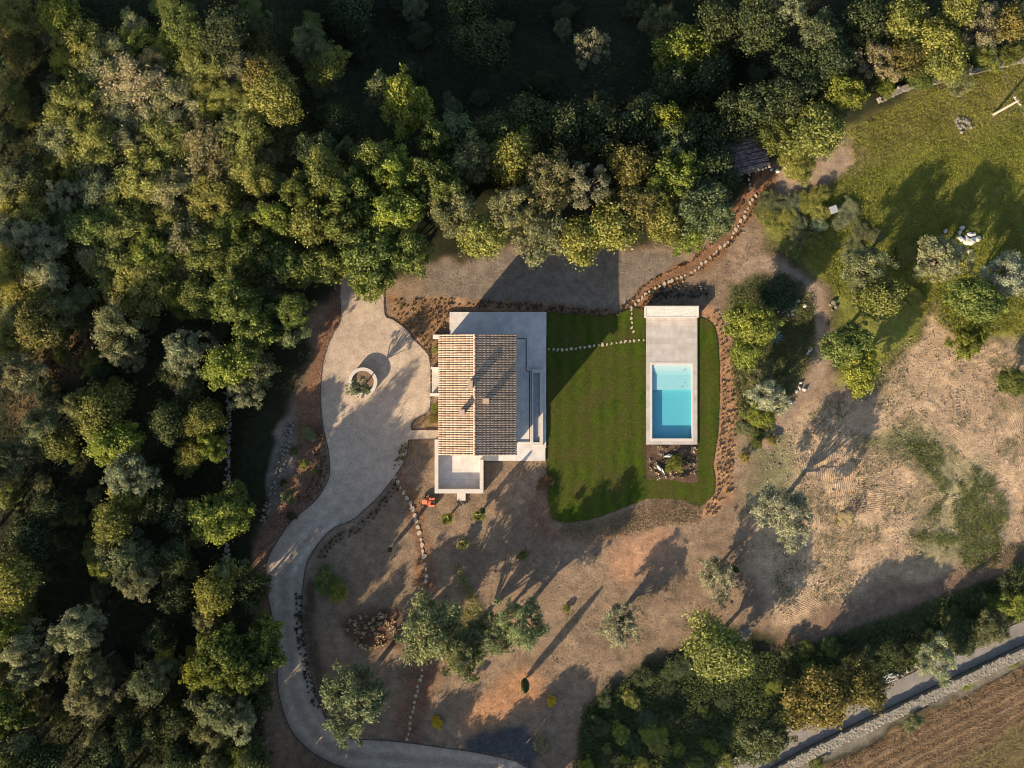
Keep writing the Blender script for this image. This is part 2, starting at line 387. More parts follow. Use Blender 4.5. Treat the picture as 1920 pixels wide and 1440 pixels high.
# ------------------------------------------------------------------ the land
def build_ground():
    xs = np.concatenate([[-600, -300, -150, -100], np.arange(-72, 72.01, .3), [100, 150, 300, 600]])
    ys = np.concatenate([[-600, -300, -150, -90], np.arange(-58, 58.01, .3), [90, 150, 300, 600]])
    X, Y = np.meshgrid(xs, ys); X = X.ravel(); Y = Y.ravel()
    Z = ground_z(X, Y)
    f = (H - Z) / H
    px = X * K / f + 960; py = 720 - Y * K / f
    jx = px + (fbm(X, Y, 2.5) - .5) * 34; jy = py + (fbm(X + 50, Y + 20, 2.5) - .5) * 34
    base = np.array([.018, .020, .009])  # wood floor colour lowered to deepen the shade under the trees
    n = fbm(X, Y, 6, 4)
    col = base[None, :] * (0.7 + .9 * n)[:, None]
    rough = np.full(len(X), .6)
    def paint(mask, c, r=None, mott=.25, s=2.0):
        nonlocal col, rough
        q = (1 + (fbm(X + c[0] * 900, Y, s, 4) - .5) * 2 * mott)[:, None]
        col = col * (1 - mask[:, None]) + np.array(c)[None, :] * q * mask[:, None]
        if r is not None: rough = rough * (1 - mask) + r * mask
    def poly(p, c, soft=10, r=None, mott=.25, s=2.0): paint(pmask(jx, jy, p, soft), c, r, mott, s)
    def stroke(p, wd, c, soft=8, r=None, mott=.25, s=1.5, op=1): paint(op * (1 - sst(wd - soft, wd + soft, seg_dist(jx, jy, p))), c, r, mott, s)
    # dry litter in the upper-left wood
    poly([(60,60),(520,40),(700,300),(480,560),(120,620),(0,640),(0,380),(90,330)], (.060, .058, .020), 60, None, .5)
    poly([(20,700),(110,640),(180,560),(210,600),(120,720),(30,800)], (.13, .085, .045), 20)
    # the estate: tan dug-over earth
    poly([(560,600),(640,540),(735,535),(830,495),(960,465),(1230,455),(1330,445),(1400,370),(1440,325),(1475,320),(1560,290),(1610,320),(1490,410),(1440,440),(1430,470),(1500,490),(1560,540),(1560,700),(1700,640),(1900,560),(1930,600),(1930,1060),(1700,1100),(1500,1200),(1380,1180),(1290,1200),(1180,1260),(1095,1320),(1085,1480),(500,1480),(490,1250),(480,1050),(500,960),(530,880),(540,780),(590,650)], (.180, .126, .083), 14, .8, .3, 3)
    poly([(790,505),(960,470),(1230,465),(1310,478),(1290,500),(1230,520),(1190,555),(1150,575),(1080,575),(1000,568),(900,565),(800,548)], (.150, .121, .093), 8, .4, .15, 3)
    poly([(645,470),(590,640),(560,760),(540,880),(505,960),(480,1040),(490,1250),(522,1250),(505,1050),(540,990),(600,930),(620,880),(605,790),(604,700),(640,600)], (.150, .080, .048), 8, .6)
    poly([(520,800),(555,770),(545,860),(520,960),(500,960)], (.165, .135, .105), 6, .6)
    # the fenced-off field on the right, raked pale earth with weeds
    poly([(1440,820),(1500,760),(1560,740),(1640,735),(1760,570),(1800,640),(1930,640),(1930,1050),(1780,1095),(1640,1090),(1540,1130),(1470,1180),(1400,1060),(1430,900)], (.305, .216, .136), 14, .9, .25, 2)
    stroke([(1430,800),(1460,870),(1440,920)], 40, (.155, .14, .075), 24, 1.0, .4)
    poly([(1690,830),(1760,840),(1860,880),(1880,960),(1860,1060),(1720,1060),(1700,1010),(1760,930)], (.20, .175, .095), 30, 1.0, .5)
    poly([(1620,830),(1700,800),(1780,830),(1720,870)], (.15, .145, .07), 25, 1.0, .5)
    # meadow at the upper right
    poly([(1440,410),(1500,400),(1600,310),(1590,250),(1700,185),(1930,100),(1930,640),(1810,640),(1760,560),(1640,720),(1570,720),(1570,540),(1500,480),(1440,460)], (.135, .138, .030), 16, .9, .45, 3)
    poly([(1590,250),(1700,185),(1930,100),(1930,230),(1760,260),(1600,320)], (.150, .122, .046), 25, .8, .35)
    poly([(1360,540),(1420,520),(1500,520),(1530,560),(1530,650),(1480,760),(1420,830),(1385,780),(1370,680)], (.085, .080, .036), 12, .9, .5)
    stroke([(1390,520),(1430,496),(1490,505),(1530,545),(1545,620),(1535,690),(1500,760),(1440,830)], 13, (.235, .170, .120), 6, .5)
    stroke([(1450,340),(1520,310),(1590,290)], 28, (.25, .18, .125), 16, .6)
    # lower-right bank, road verge and stubble field
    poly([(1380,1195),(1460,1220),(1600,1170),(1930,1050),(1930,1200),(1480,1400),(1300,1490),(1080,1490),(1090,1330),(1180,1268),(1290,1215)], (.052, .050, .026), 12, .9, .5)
    stroke([(1480,1215),(1640,1150),(1800,1090),(1930,1040)], 30, (.145, .095, .065), 16, .8, .3)
    stroke(ROAD_C, 58, (.13, .115, .09), 10, .6)
    poly([(1440,1540),(1560,1432),(1700,1362),(1930,1238),(2300,1100),(2300,1700),(1400,1700)], (.165, .108, .062), 6, 1.4, .35, .8)
    poly([(1700,1500),(1780,1440),(1930,1350),(2200,1250),(2200,1600)], (.135, .120, .042), 14, .8, .3)
    # red earth of the beds and paths
    red = (.165, .090, .050)
    stroke([(1187,578),(1250,525),(1340,470),(1400,390),(1440,335)], 18, red, 5, .6)
    stroke([(745,890),(775,940),(790,990),(800,1090)], 17, red, 5, .6)
    stroke([(795,1240),(782,1310),(765,1400)], 26, (.140, .078, .048), 12, .6)
    stroke([(900,1345),(960,1300),(990,1290)], 34, (.30, .155, .08), 22, .6, .25, 2, .85)
    stroke([(1170,1050),(1230,1020)], 34, (.31, .170, .10), 25, .6, .25, 2, .8)
    stroke([(1325,598),(1350,640),(1360,720),(1362,800),(1358,880),(1352,920),(1320,955)], 21, (.245, .140, .078), 5, .6)
    poly([(722,550),(760,558),(820,556),(900,562),(1000,570),(1080,578),(1150,580),(1190,562),(1195,580),(1150,594),(1030,590),(843,590),(843,630),(824,640),(824,692),(806,690),(775,636),(735,600)], (.195, .115, .062), 5, .7)
    poly([(1024,930),(1050,980),(1130,975),(1220,940),(1320,945),(1310,980),(1250,985),(1150,1010),(1060,1015),(1000,1000),(985,960),(1005,900)], (.165, .098, .062), 8, .8)
    poly([(648,1150),(745,1145),(752,1215),(690,1220),(650,1190)], (.085, .048, .030), 10, .8)
    poly([(868,1385),(900,1372),(985,1362),(1010,1400),(1000,1445),(960,1425),(880,1408)], (.062, .060, .062), 7, 1.0, .3)
    stroke([(583,1100),(583,1180),(592,1250),(605,1310),(630,1350)], 12, (.085, .060, .035), 6, .8)
    poly([(772,806),(771,797),(800,778),(824,768),(824,806)], (.20, .125, .065), 3, .7)
    stroke([(766,830),(758,862),(744,892)], 11, (.16, .10, .055), 3, .7)
    # relief: clods, ruts and hollows where the earth is bare; smooth under the paved and mown sheets
    calm = np.maximum(pmask(px, py, DRIVE, 10), pmask(px, py, LAWN, 10))
    calm = np.maximum(calm, pmask(px, py, [(800,560),(1320,560),(1320,930),(800,930)], 12))
    calm = np.maximum(calm, 1 - sst(70, 90, seg_dist(px, py, ROAD_C)))
    inner = (np.abs(X) < 73) & (np.abs(Y) < 59)
    rel = (fbm(X, Y, 3, 3) - .5) * .26 + (fbm(X + 9, Y + 4, .9, 2) - .5) * .13
    fld = pmask(px, py, [(1500,760),(1640,735),(1760,580),(1930,640),(1930,1050),(1640,1090),(1470,1180)], 30)
    a = 2.2 + 1.3 * fbm(X, Y, 14, 2) * 3
    rel = rel + fld * .11 * np.sin((X * np.cos(a) + Y * np.sin(a)) * 9) * sst(.45, .6, fbm(X + 30, Y, 4, 2))
    stub = pmask(px, py, [(1440,1540),(1560,1432),(1700,1362),(1930,1238),(2300,1100),(2300,1700),(1400,1700)], 6)
    rel = rel * (1 - .6 * stub) + stub * .07 * np.sin((X * -.47 + Y * .88) * 6.5 + fbm(X, Y, 5) * 2)
    Z = Z + np.where(inner, rel * np.clip(rough, .4, 1.4) * (1 - calm), 0) - .02 - .30 * np.where(calm > .5, .2, 0)
    # a recess for the pool so that the basin is open
    hole = (X > P(1216,0).x) & (X < P(1304,0).x) & (Y > P(0,830).y) & (Y < P(0,677).y)
    Z = np.where(hole, -1.2, Z)
    nx, ny = len(xs), len(ys)
    i = (np.arange(ny - 1)[:, None] * nx + np.arange(nx - 1)[None, :]).ravel()
    idx = np.stack([i, i + 1, i + 1 + nx, i + nx], 1).ravel()
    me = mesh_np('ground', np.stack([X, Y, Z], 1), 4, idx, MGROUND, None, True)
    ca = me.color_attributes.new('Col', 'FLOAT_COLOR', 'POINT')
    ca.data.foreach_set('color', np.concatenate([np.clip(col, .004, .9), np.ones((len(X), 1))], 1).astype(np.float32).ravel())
    ra = me.attributes.new('rough', 'FLOAT', 'POINT'); ra.data.foreach_set('value', rough.astype(np.float32))
    rk = me.attributes.new('rake', 'FLOAT', 'POINT'); rk.data.foreach_set('value', (fld * .38 * sst(.46, .62, fbm(X + 30, Y, 4, 3))).astype(np.float32))
    return tag(link('ground', me), 'brown earth and woodland floor of the whole estate', None, None, 'structure')
build_ground()

def sheet(name, outline, z, mat, step=.45, colf=None, thick=.06):
    """flat sheet with a real outline, inner points for colour, and a skirt"""
    pts = [P(a[0], a[1], z) for a in outline]
    xs = [p.x for p in pts]; ys = [p.y for p in pts]
    gx, gy = np.meshgrid(np.arange(min(xs), max(xs), step), np.arange(min(ys), max(ys), step))
    gx = gx.ravel() + rng.uniform(-.1, .1, gx.size) * step; gy = gy.ravel() + rng.uniform(-.1, .1, gy.size) * step
    pp = [(p.x, p.y) for p in pts]
    k = inpoly(gx, gy, pp) & (seg_dist(gx, gy, pp, True) > step * .4)
    vs = [Vector(p) for p in pp] + [Vector(q) for q in zip(gx[k], gy[k])]
    n = len(pp)
    v2, e2, f2, *_ = delaunay_2d_cdt(vs, [(i, (i + 1) % n) for i in range(n)], [], 1, 1e-5)
    verts = [(v.x, v.y, z) for v in v2]; faces = [tuple(f) for f in f2]
    me = bpy.data.meshes.new(name)
    nb = len(verts)
    verts += [(x, y, z - thick) for x, y in pp]
    cnt = {}
    for f in faces:
        for a, b in zip(f, f[1:] + f[:1]): cnt[(a, b)] = cnt.get((a, b), 0) + 1
    bot = {}
    for (a, b) in [e for e in cnt if (e[1], e[0]) not in cnt]:
        for q in (a, b):
            if q not in bot: bot[q] = len(verts); verts.append((verts[q][0], verts[q][1], z - thick))
        faces.append((b, a, bot[a], bot[b]))
    me.from_pydata(verts, [], faces); me.update()
    me.materials.append(mat)
    if colf:
        V = np.array(verts); f = (H - z) / H
        c = colf(V[:, 0], V[:, 1], V[:, 0] * K / f + 960, 720 - V[:, 1] * K / f)
        ca = me.color_attributes.new('Col', 'FLOAT_COLOR', 'POINT')
        ca.data.foreach_set('color', np.concatenate([c, np.ones((len(V), 1))], 1).astype(np.float32).ravel())
        ra = me.attributes.new('rough', 'FLOAT', 'POINT'); ra.data.foreach_set('value', np.full(len(V), .3, np.float32))
    return link(name, me)

DCL = [(680,480),(680,600),(665,650),(640,720),(650,800),(665,870),(650,930),(600,990),(545,1050),(532,1120),(542,1200),(550,1280),(572,1350),(620,1398),(700,1418),(850,1430),(1000,1455)]
DCL = [(p.x, p.y) for p in smooth_line(DCL, n=6)]
def drive_col(x, y, px, py):
    d = seg_dist(px, py, DCL)
    n = fbm(x, y, 2.5, 4)
    base = np.array([.340, .268, .202])[None, :] * (.82 + .36 * n)[:, None]
    low = sst(880, 1000, py)
    tr = np.exp(-((d - 14) / 4.5) ** 2) * low * 1.1 * fbm(x, y, 1.2)
    base = base * (1 - .12 * low)[:, None] + tr[:, None] * np.array([.13, .12, .105])
    mid = np.exp(-(d / 6) ** 2) * low * .12
    return np.clip(base * (1 - mid)[:, None], .02, .8)
tag(sheet('driveway', DRIVE, .03, MGRAVEL, .4, drive_col), 'pale gravel drive curving round the planter and down the slope', None, None, 'structure')
lawn_o = [(p.x, p.y) for p in smooth_line(LAWN[:6], n=4)] + [(1211,581),(1211.6,832),(1308.4,832),(1308.8,597)] + [(p.x, p.y) for p in smooth_line(LAWN[9:-1], n=5)] + [LAWN[-1]]
tag(sheet('lawn', lawn_o, .05, MLAWN, .8), 'mown green lawn between the house and the pool', None, None, 'structure')
def mulch_col(x, y, px, py):
    return np.array([.085, .053, .036])[None, :] * (.6 + .8 * fbm(x, y, .8, 4))[:, None]
tag(sheet('mulch_bed', MULCH, .075, MGROUND, .4, mulch_col), 'brown mulched bed at the south end of the pool', None, None, 'structure')

# steel edging along the drive
def ribbon(name, pts, label, wd=.07, h=.08, z=.0):
    q = [P(p[0], p[1]) for p in pts]; mb = MB()
    for a, b in zip(q, q[1:]):
        d = (b - a); L = d.length
        if L < 1e-3: continue
        m = Matrix.Translation((a + b) / 2) @ Matrix.Rotation(math.atan2(d.y, d.x), 4, 'Z')
        mb.box(-L / 2 - .01, L / 2 + .01, -wd / 2, wd / 2, z, z + h, m=m)
    return tag(mb.build(name, MSTEEL), label, 'edging', 'steel edging of the drive')
ribbon('steel_edging', smooth_line(DRIVE_L[2:31], n=4), 'dark steel edging along the outer west side of the drive')
ribbon('steel_edging', smooth_line(DRIVE_R[2:], n=4), 'dark steel edging along the inner bend of the drive')
ribbon('steel_edging', [(824,806),(772,806)] + smooth_line(DRIVE_R2[:4], n=4), 'short dark edging round the small bed beside the front walk')
ribbon('steel_edging', smooth_line(DRIVE_R2[5:14], n=4), 'dark steel edging between turning circle and grass-tuft bed')
ribbon('steel_edging', [(766,825),(824,824)], 'straight edging on the south side of the front walk')

# the lane at the lower right
def road_col(x, y, px, py):
    return np.array([.185, .165, .150])[None, :] * (.75 + .5 * fbm(x, y, 1.5, 4))[:, None]
rc = smooth_line(ROAD_C, n=5)
def offset(pts, o):
    r = []
    for i, p in enumerate(pts):
        d = (pts[min(i + 1, len(pts) - 1)] - pts[max(i - 1, 0)]).normalized()
        r.append((p.x - d.y * o, p.y + d.x * o))
    return r
tag(sheet('lane', offset(rc, -19) + offset(rc, 20)[::-1], .02, MGRAVEL, .6, road_col), 'narrow grey lane running along the stubble field', None, None, 'structure')

# ------------------------------------------------------------------ dry-stone walls
def stone_wall(label, pts, wd, h, seed, tilt=.0, gaps=0, group='old dry-stone walls', size=.17):
    r = random.Random(seed); q = [P(p[0], p[1]) for p in smooth_line(pts, n=5)]
    mb = MB(); base = G(*pts[0])
    for a, b in zip(q, q[1:]):
        L = (b - a).length; d = (b - a).normalized(); nrm = Vector((-d.y, d.x, 0))
        for k in range(max(1, int(L * wd * 26))):
            if r.random() < gaps: continue
            p = a + d * r.uniform(0, L) + nrm * r.uniform(-wd / 2, wd / 2)
            hh = h * r.uniform(.2, 1) if gaps > .1 else h * .8 - .03
            mb.rock((p.x, p.y, float(ground_z(p.x, p.y)) + hh), size * r.uniform(.6, 1.3), r.random(), .7 if gaps > .1 else .35)
        if gaps < .3:
            m = Matrix.Translation(((a + b) / 2).to_3d()) @ Matrix.Rotation(math.atan2(d.y, d.x), 4, 'Z')
            mb.box(-L / 2, L / 2, -wd * .48, wd * .48, -.2, h * .8, m=m)
    t = thing('dry_stone_wall', label, 'wall', (0, 0, 0), group)
    s = mb.build('stones', MSTONE, t); s['kind'] = 'stuff'
    return t
stone_wall('low rubble wall half hidden in the wood beside the west bank', [(433,720),(430,800),(428,900),(427,980),(427,1040)], .5, .6, 1, gaps=.3)
stone_wall('pale broken stone bank west of the drive above the red earth', [(545,790),(535,840),(522,890),(508,930),(492,985)], .8, .35, 2, gaps=.55)
stone_wall('pale dry-stone wall between the north wood and the meadow', [(1645,190),(1700,165),(1760,152),(1830,133),(1925,112)], .6, .7, 3, gaps=.15)
stone_wall('long stone parapet along the field side of the lane', offset(rc, 31)[2:], .95, 1.1, 4, gaps=.0, size=.2)
stone_wall('broken stone wall on the wood side of the lane', offset(rc, -30)[3:24], .6, .7, 5, gaps=.45)

def rock_pile(label, spots, seed, mat=MSTONE, cat='rock pile'):
    r = random.Random(seed)
    t = thing('rock_pile', label, cat, G(spots[0][0], spots[0][1]), 'heaps of cleared field stones')
    for (px, py, rr) in spots:
        p = G(px, py) - t.location
        o = MB().rock((0, 0, 0), rr / K, r.random(), .75).build('stone', mat, t); o.location = (p.x, p.y, rr / K * .45); o.rotation_euler = (r.uniform(-.3, .3), r.uniform(-.3, .3), 0)
    return t
rr_ = random.Random(12)
rock_pile('round heap of small grey stones on the meadow', [(1803 + rr_.gauss(0, 7), 228 + rr_.gauss(0, 7), rr_.uniform(2, 5)) for _ in range(46)] + [(1802, 248, 6)], 1)
rock_pile('pile of large pale boulders beside the olive on the meadow', [(1803,428,6),(1799,436,6),(1803,450,8),(1812,453,7),(1820,453,9),(1832,448,8),(1772,434,5),(1818,440,6),(1810,444,5),(1817,471,5),(1798,445,5),(1825,440,5)], 2, MWROCK)
rock_pile('white rubble heap inside the bend of the dirt track', [(1482 + rr_.gauss(0, 9), 574 + rr_.gauss(0, 7), rr_.uniform(2, 4.5)) for _ in range(42)] + [(1459,570,5),(1460,584,4),(1459,577,3),(1509,573,4)], 3, MWROCK)
rock_pile('few grey boulders beside the track under the shaggy tree', [(1562,566,6),(1567,575,4),(1560,581,3),(1556,571,3)], 4)
rock_pile('scatter of pale stones along the track below the agave', [(1517,658,4),(1514,663,3),(1521,655,3),(1499,727,4),(1508,730,5),(1501,718,4),(1493,734,3),(1481,754,4),(1477,765,3)], 5, MWROCK)
rock_pile('two pale stones lying in front of the old shed', [(1457,321,5),(1472,313,4),(1446,318,3)], 6, MWROCK)

# ------------------------------------------------------------------ stepping stones
def stone_mesh(seed, mat=MSTEP):
    r = random.Random(seed); n = r.choice((4, 5, 5, 6, 7))
    pts = []
    for i in range(n):
        a = 2 * math.pi * (i + r.uniform(-.28, .28)) / n; q = r.uniform(.7, 1.1)
        pts.append((q * math.cos(a), q * math.sin(a)))
    mb = MB().poly(pts, -.10, .055)
    bmesh.ops.bevel(mb.bm, geom=[e for e in mb.bm.edges if all(v.co.z > 0 for v in e.verts)], offset=.05, segments=1, affect='EDGES')
    return mb.mesh('stepping_stone', mat)
SM = [stone_mesh(i) for i in range(12)]
def step_path(label, pts, sizes, z=.045):
    t = thing('stepping_stone_path', label, None, P(*pts[0]))
    t['kind'] = 'structure'
    for i, (px, py) in enumerate(pts):
        o = link('stepping_stone', rnd.choice(SM), t)
        p = P(px, py); s = sizes * rnd.uniform(.65, 1.05)
        o.location = (p.x - t.location.x, p.y - t.location.y, z)
        o.scale = (s * rnd.uniform(.55, .95), s * rnd.uniform(.8, 1.15), 1); o.rotation_euler.z = rnd.uniform(-.5, .5) + rnd.choice((0, math.pi))
    return t
def along(pts, step, jit=0):
    q = smooth_line(pts, n=10); out = []; acc = 0
    for a, b in zip(q, q[1:]):
        L = (b - a).length; p = step - acc if acc else 0
        while p < L:
            c = a + (b - a) * (p / L); out.append((c.x + rnd.uniform(-jit, jit), c.y + rnd.uniform(-jit, jit))); p += step
        acc = L - (p - step)
    return out
step_path('line of pale stepping stones crossing the lawn to the pool', along([(1029,655),(1060,656),(1100,650),(1140,645),(1180,640),(1209,637)], 8.5, .6), .25)
step_path('short stepping-stone branch down the lawn beside the pool deck', along([(1184,580),(1184,600),(1185,615),(1189,629)], 8.4, .8), .24)
step_path('long stepping-stone path through red earth up to the old shed', along([(1186,577),(1196,564),(1214,549),(1240,536),(1275,520),(1300,508),(1325,488),(1350,467),(1370,447),(1385,425),(1397,400),(1410,375),(1420,358)], 9.2, 1.8), .29, .02)
step_path('stepping stones through red earth from drive to the south garden', along([(738,895),(752,915),(766,938),(776,960),(784,990),(791,1020),(797,1060),(800,1100)], 11.6, 1.3), .40, .02)
step_path('stepping stones through dark red earth to the lower drive', along([(793,1246),(786,1280),(778,1312),(770,1350),(763,1388)], 10.2, 1.4), .31, .02)
step_path('few dark stepping stones in front of the old shed', [(1405,328),(1404,337),(1406,345),(1407,352),(1424,318),(1416,322)], .26, .04)

# ------------------------------------------------------------------ the villa
def tile_row_mesh(name, L, n, r, mat, seed, mess=.0):
    """one run of overlapping half-round tiles lying along +X, falling from x=0"""
    rr = random.Random(seed); V = []; F = []; T = []
    seg = 6; tl = L / n
    for k in range(n):
        x0 = k * tl; x1 = (k + 1) * tl + .05; tone = rr.random(); dy = rr.uniform(-mess, mess); dz = rr.uniform(0, mess)
        b = len(V)
        for (x, rad, zz) in ((x0, r * .80, .0), (x1, r, .028)):
            for s in range(seg + 1):
                a = math.pi * s / seg
                V.append((x, rad * math.cos(a) + dy, rad * .85 * math.sin(a) + zz + dz)); T.append(tone)
        for s in range(seg): F += [b + s, b + s + 1, b + seg + 2 + s, b + seg + 1 + s]
        # thickness of the lower lip
        b2 = len(V)
        for s in range(seg + 1):
            a = math.pi * s / seg
            V.append((x1, (r - .02) * math.cos(a) + dy, (r - .02) * .85 * math.sin(a) + .02 + dz)); T.append(tone)
        for s in range(seg): F += [b + seg + 1 + s, b + seg + 2 + s, b2 + s + 1, b2 + s]
    return mesh_np(name, V, 4, F, mat, T)

EZ, RZ = 6.6, 7.48
villa = thing('villa', 'large house with a pale tiled gable roof beside the lawn', 'house', P(894, 740))
O = villa.location
ex0, ex1 = P(824, 0, EZ).x, P(967.3, 0, EZ).x
ey0, ey1 = P(0, 853, EZ).y, P(0, 627, EZ).y
rx = P(889.5, 0, RZ).x
wx0, wx1, wy0, wy1 = ex0 + .35, ex1 - .35, ey0 + .25, ey1 - .25
def L(x, y, z=0): return Vector((x - O.x, y - O.y, z))
mb = MB()
zt = EZ - .05
fr = [mb.bm.verts.new(L(x, wy0, z)) for x, z in ((wx0, 0), (wx1, 0), (wx1, zt), (rx, RZ - .2), (wx0, zt))]
bk = [mb.bm.verts.new(L(x, wy1, z)) for x, z in ((wx0, 0), (wx1, 0), (wx1, zt), (rx, RZ - .2), (wx0, zt))]
mb.bm.faces.new(fr); mb.bm.faces.new(bk[::-1])
for i in range(5): mb.bm.faces.new((fr[i], bk[i], bk[(i + 1) % 5], fr[(i + 1) % 5]))
mb.build('wall', MRENDER, villa)
mb = MB()
prof = [(ex0, EZ), (rx, RZ), (ex1, EZ), (ex1, EZ - .16), (rx, RZ - .16), (ex0, EZ - .16)]
fr = [mb.bm.verts.new(L(x, ey0, z)) for x, z in prof]; bk = [mb.bm.verts.new(L(x, ey1, z)) for x, z in prof]
for i in range(6): mb.bm.faces.new((fr[i], bk[i], bk[(i + 1) % 6], fr[(i + 1) % 6]))
mb.bm.faces.new((fr[0], fr[1], fr[4], fr[5])); mb.bm.faces.new((fr[1], fr[2], fr[3], fr[4]))
mb.bm.faces.new((bk[5], bk[4], bk[1], bk[0])); mb.bm.faces.new((bk[4], bk[3], bk[2], bk[1]))
roof = mb.build('roof', MTILEBED, villa)
lw, le = math.hypot(rx - ex0, RZ - EZ), math.hypot(ex1 - rx, RZ - EZ)
pit = .2305; nrow = int((ey1 - ey0) / pit) + 1; pit = (ey1 - ey0 - .16) / (nrow - 1)
TWm = [tile_row_mesh('tile_row', lw + .04, 9, .098, MTILE, i, .006) for i in range(5)]
TEm = [tile_row_mesh('tile_row', le + .04, 11, .098, MTILE, 40 + i, .006) for i in range(5)]
for k in range(nrow):
    y = ey0 + .08 + k * pit
    for meshes, ang, flip in ((TWm, math.atan2(RZ - EZ, rx - ex0), 1), (TEm, math.atan2(RZ - EZ, ex1 - rx), 0)):
        o = link('tile_row', rnd.choice(meshes), roof)
        o.location = L(rx, y + rnd.uniform(-.008, .008), RZ + .02)
        o.rotation_euler = (0, ang, math.pi if flip else 0) if not flip else (0, ang, math.pi)
        o.rotation_euler.z += rnd.uniform(-.002, .002)
rm = tile_row_mesh('ridge', ey1 - ey0, 30, .13, MTILE, 77, .005)
o = link('ridge_cap', rm, roof); o.location = L(rx, ey1, RZ + .06); o.rotation_euler = (0, 0, -math.pi / 2)
def chimney(px, py, wx, wy, top, cap=True):
    zr = RZ - abs(P(px, 0, 7.4).x - rx) * .3
    p = P(px, py, top); q = L(p.x, p.y, 0)
    mb = MB().box(-wx / 2, wx / 2, -wy / 2, wy / 2, zr - .6, top)
    c = mb.build('chimney', MRENDER, roof); c.location = q
    if cap:
        mb = MB()
        for sx in (-1, 1):
            for sy in (-1, 1): mb.box(sx * wx * .38 - .05, sx * wx * .38 + .05, sy * wy * .38 - .05, sy * wy * .38 + .05, top, top + .18)
        k = mb.box(-wx / 2 - .06, wx / 2 + .06, -wy / 2 - .06, wy / 2 + .06, top + .18, top + .25).build('chimney_cap', MTILE, roof); k.location = q
chimney(882, 722, .32, .75, 8.55)
chimney(911, 752, .5, .42, 8.6)
chimney(866, 773, .42, .42, 8.0)
def window(x, y, z, wdt, hgt, face):
    """face: 'x' on an east/west wall, 'y' on a north/south wall"""
    if face in '+x-x': pass
    s = {'e': (1, 0), 'w': (-1, 0), 'n': (0, 1), 's': (0, -1)}[face]
    def bx(mb, a0, a1, z0, z1, d0, d1):
        if s[0]: mb.box(min(d0 * s[0], d1 * s[0]), max(d0 * s[0], d1 * s[0]), a0, a1, z0, z1)
        else: mb.box(a0, a1, min(d0 * s[1], d1 * s[1]), max(d0 * s[1], d1 * s[1]), z0, z1)
    mb = MB(); h2 = wdt / 2
    bx(mb, -h2, -h2 + .07, 0, hgt, .0, .06); bx(mb, h2 - .07, h2, 0, hgt, .0, .06)
    bx(mb, -h2 + .07, h2 - .07, 0, .07, 0, .06); bx(mb, -h2 + .07, h2 - .07, hgt - .07, hgt, 0, .06)
    bx(mb, -.03, .03, .07, hgt - .07, 0, .055)
    f = mb.build('window', MFRAME, villa); f.location = L(x, y, z)
    mb = MB(); bx(mb, -h2 + .07, h2 - .07, .07, hgt - .07, .002, .02)
    mb.build('pane', MGLASS, f)
for yy in (wy0 + 1.6, wy0 + 4.3, wy0 + 7.2, wy0 + 10): 
    window(wx1, yy, .35, 1.8, 2.2, 'e'); window(wx1, yy, 3.9, 1.2, 1.4, 'e'); window(wx0, yy, 3.9, .9, 1.2, 'w')
window((wx0 + wx1) / 2 + 1.3, wy0, .9, 1.5, 1.6, 's'); window((wx0 + wx1) / 2 - 1.6, wy0, 3.9, 1.1, 1.4, 's'); window((wx0 + wx1) / 2 + 1.6, wy0, 3.9, 1.1, 1.4, 's')
window((wx0 + wx1) / 2, wy1, .4, 2.0, 2.2, 'n'); window((wx0 + wx1) / 2, wy1, 3.9, 1.1, 1.4, 'n')
# front porch between two white wing walls
pz = 2.6
a, b = P(807, 691, pz), P(826, 742, pz)
mb = MB().box(a.x - O.x, wx0 - O.x - .003, P(0, 741, .2).y - O.y, P(0, 688, .2).y - O.y, 0, .22)
mb.build('porch_floor', MPAVE, villa)
for y0, y1 in ((737.5, 743), (688, 692)):
    MB().box(a.x - O.x - .02, wx0 - O.x - .004, P(0, y1, pz).y - O.y, P(0, y0, pz).y - O.y, .0, pz if y0 > 700 else 1.3).build('porch_wall', MRENDER, villa)
MB().box(wx0 - O.x - .07, wx0 - O.x - .002, P(0, 728, 1).y - O.y, P(0, 706, 1).y - O.y, .22, 2.4).build('front_door', MFRAME, villa)
# lantern and wall block on the north-west corner of the eaves
p = P(817, 631, .5)
MB().box(p.x - .3 - O.x, wx0 - O.x - .004, p.y - .22 - O.y, p.y + .22 - O.y, 0, .5, .03).build('corner_pier', MRENDER, villa)

# paved terrace round the house
TZ = .22
def tb(mb, x0, x1, y0, y1, z0, z1, bev=0):
    mb.box(P(x0, 0, z1).x, P(x1, 0, z1).x, P(0, y1, z1).y, P(0, y0, z1).y, z0, z1, bev); return mb
mb = MB()
tb(mb, 843, 1024.5, 585, 626, -.2, TZ); tb(mb, 966, 1024, 626.02, 840, -.2, TZ); tb(mb, 906.5, 1022.5, 840.02, 864, -.2, TZ)
ter = tag(mb.build('terrace', MPAVE), 'pale paved terrace wrapping the north and east of the house', None, None, 'structure')
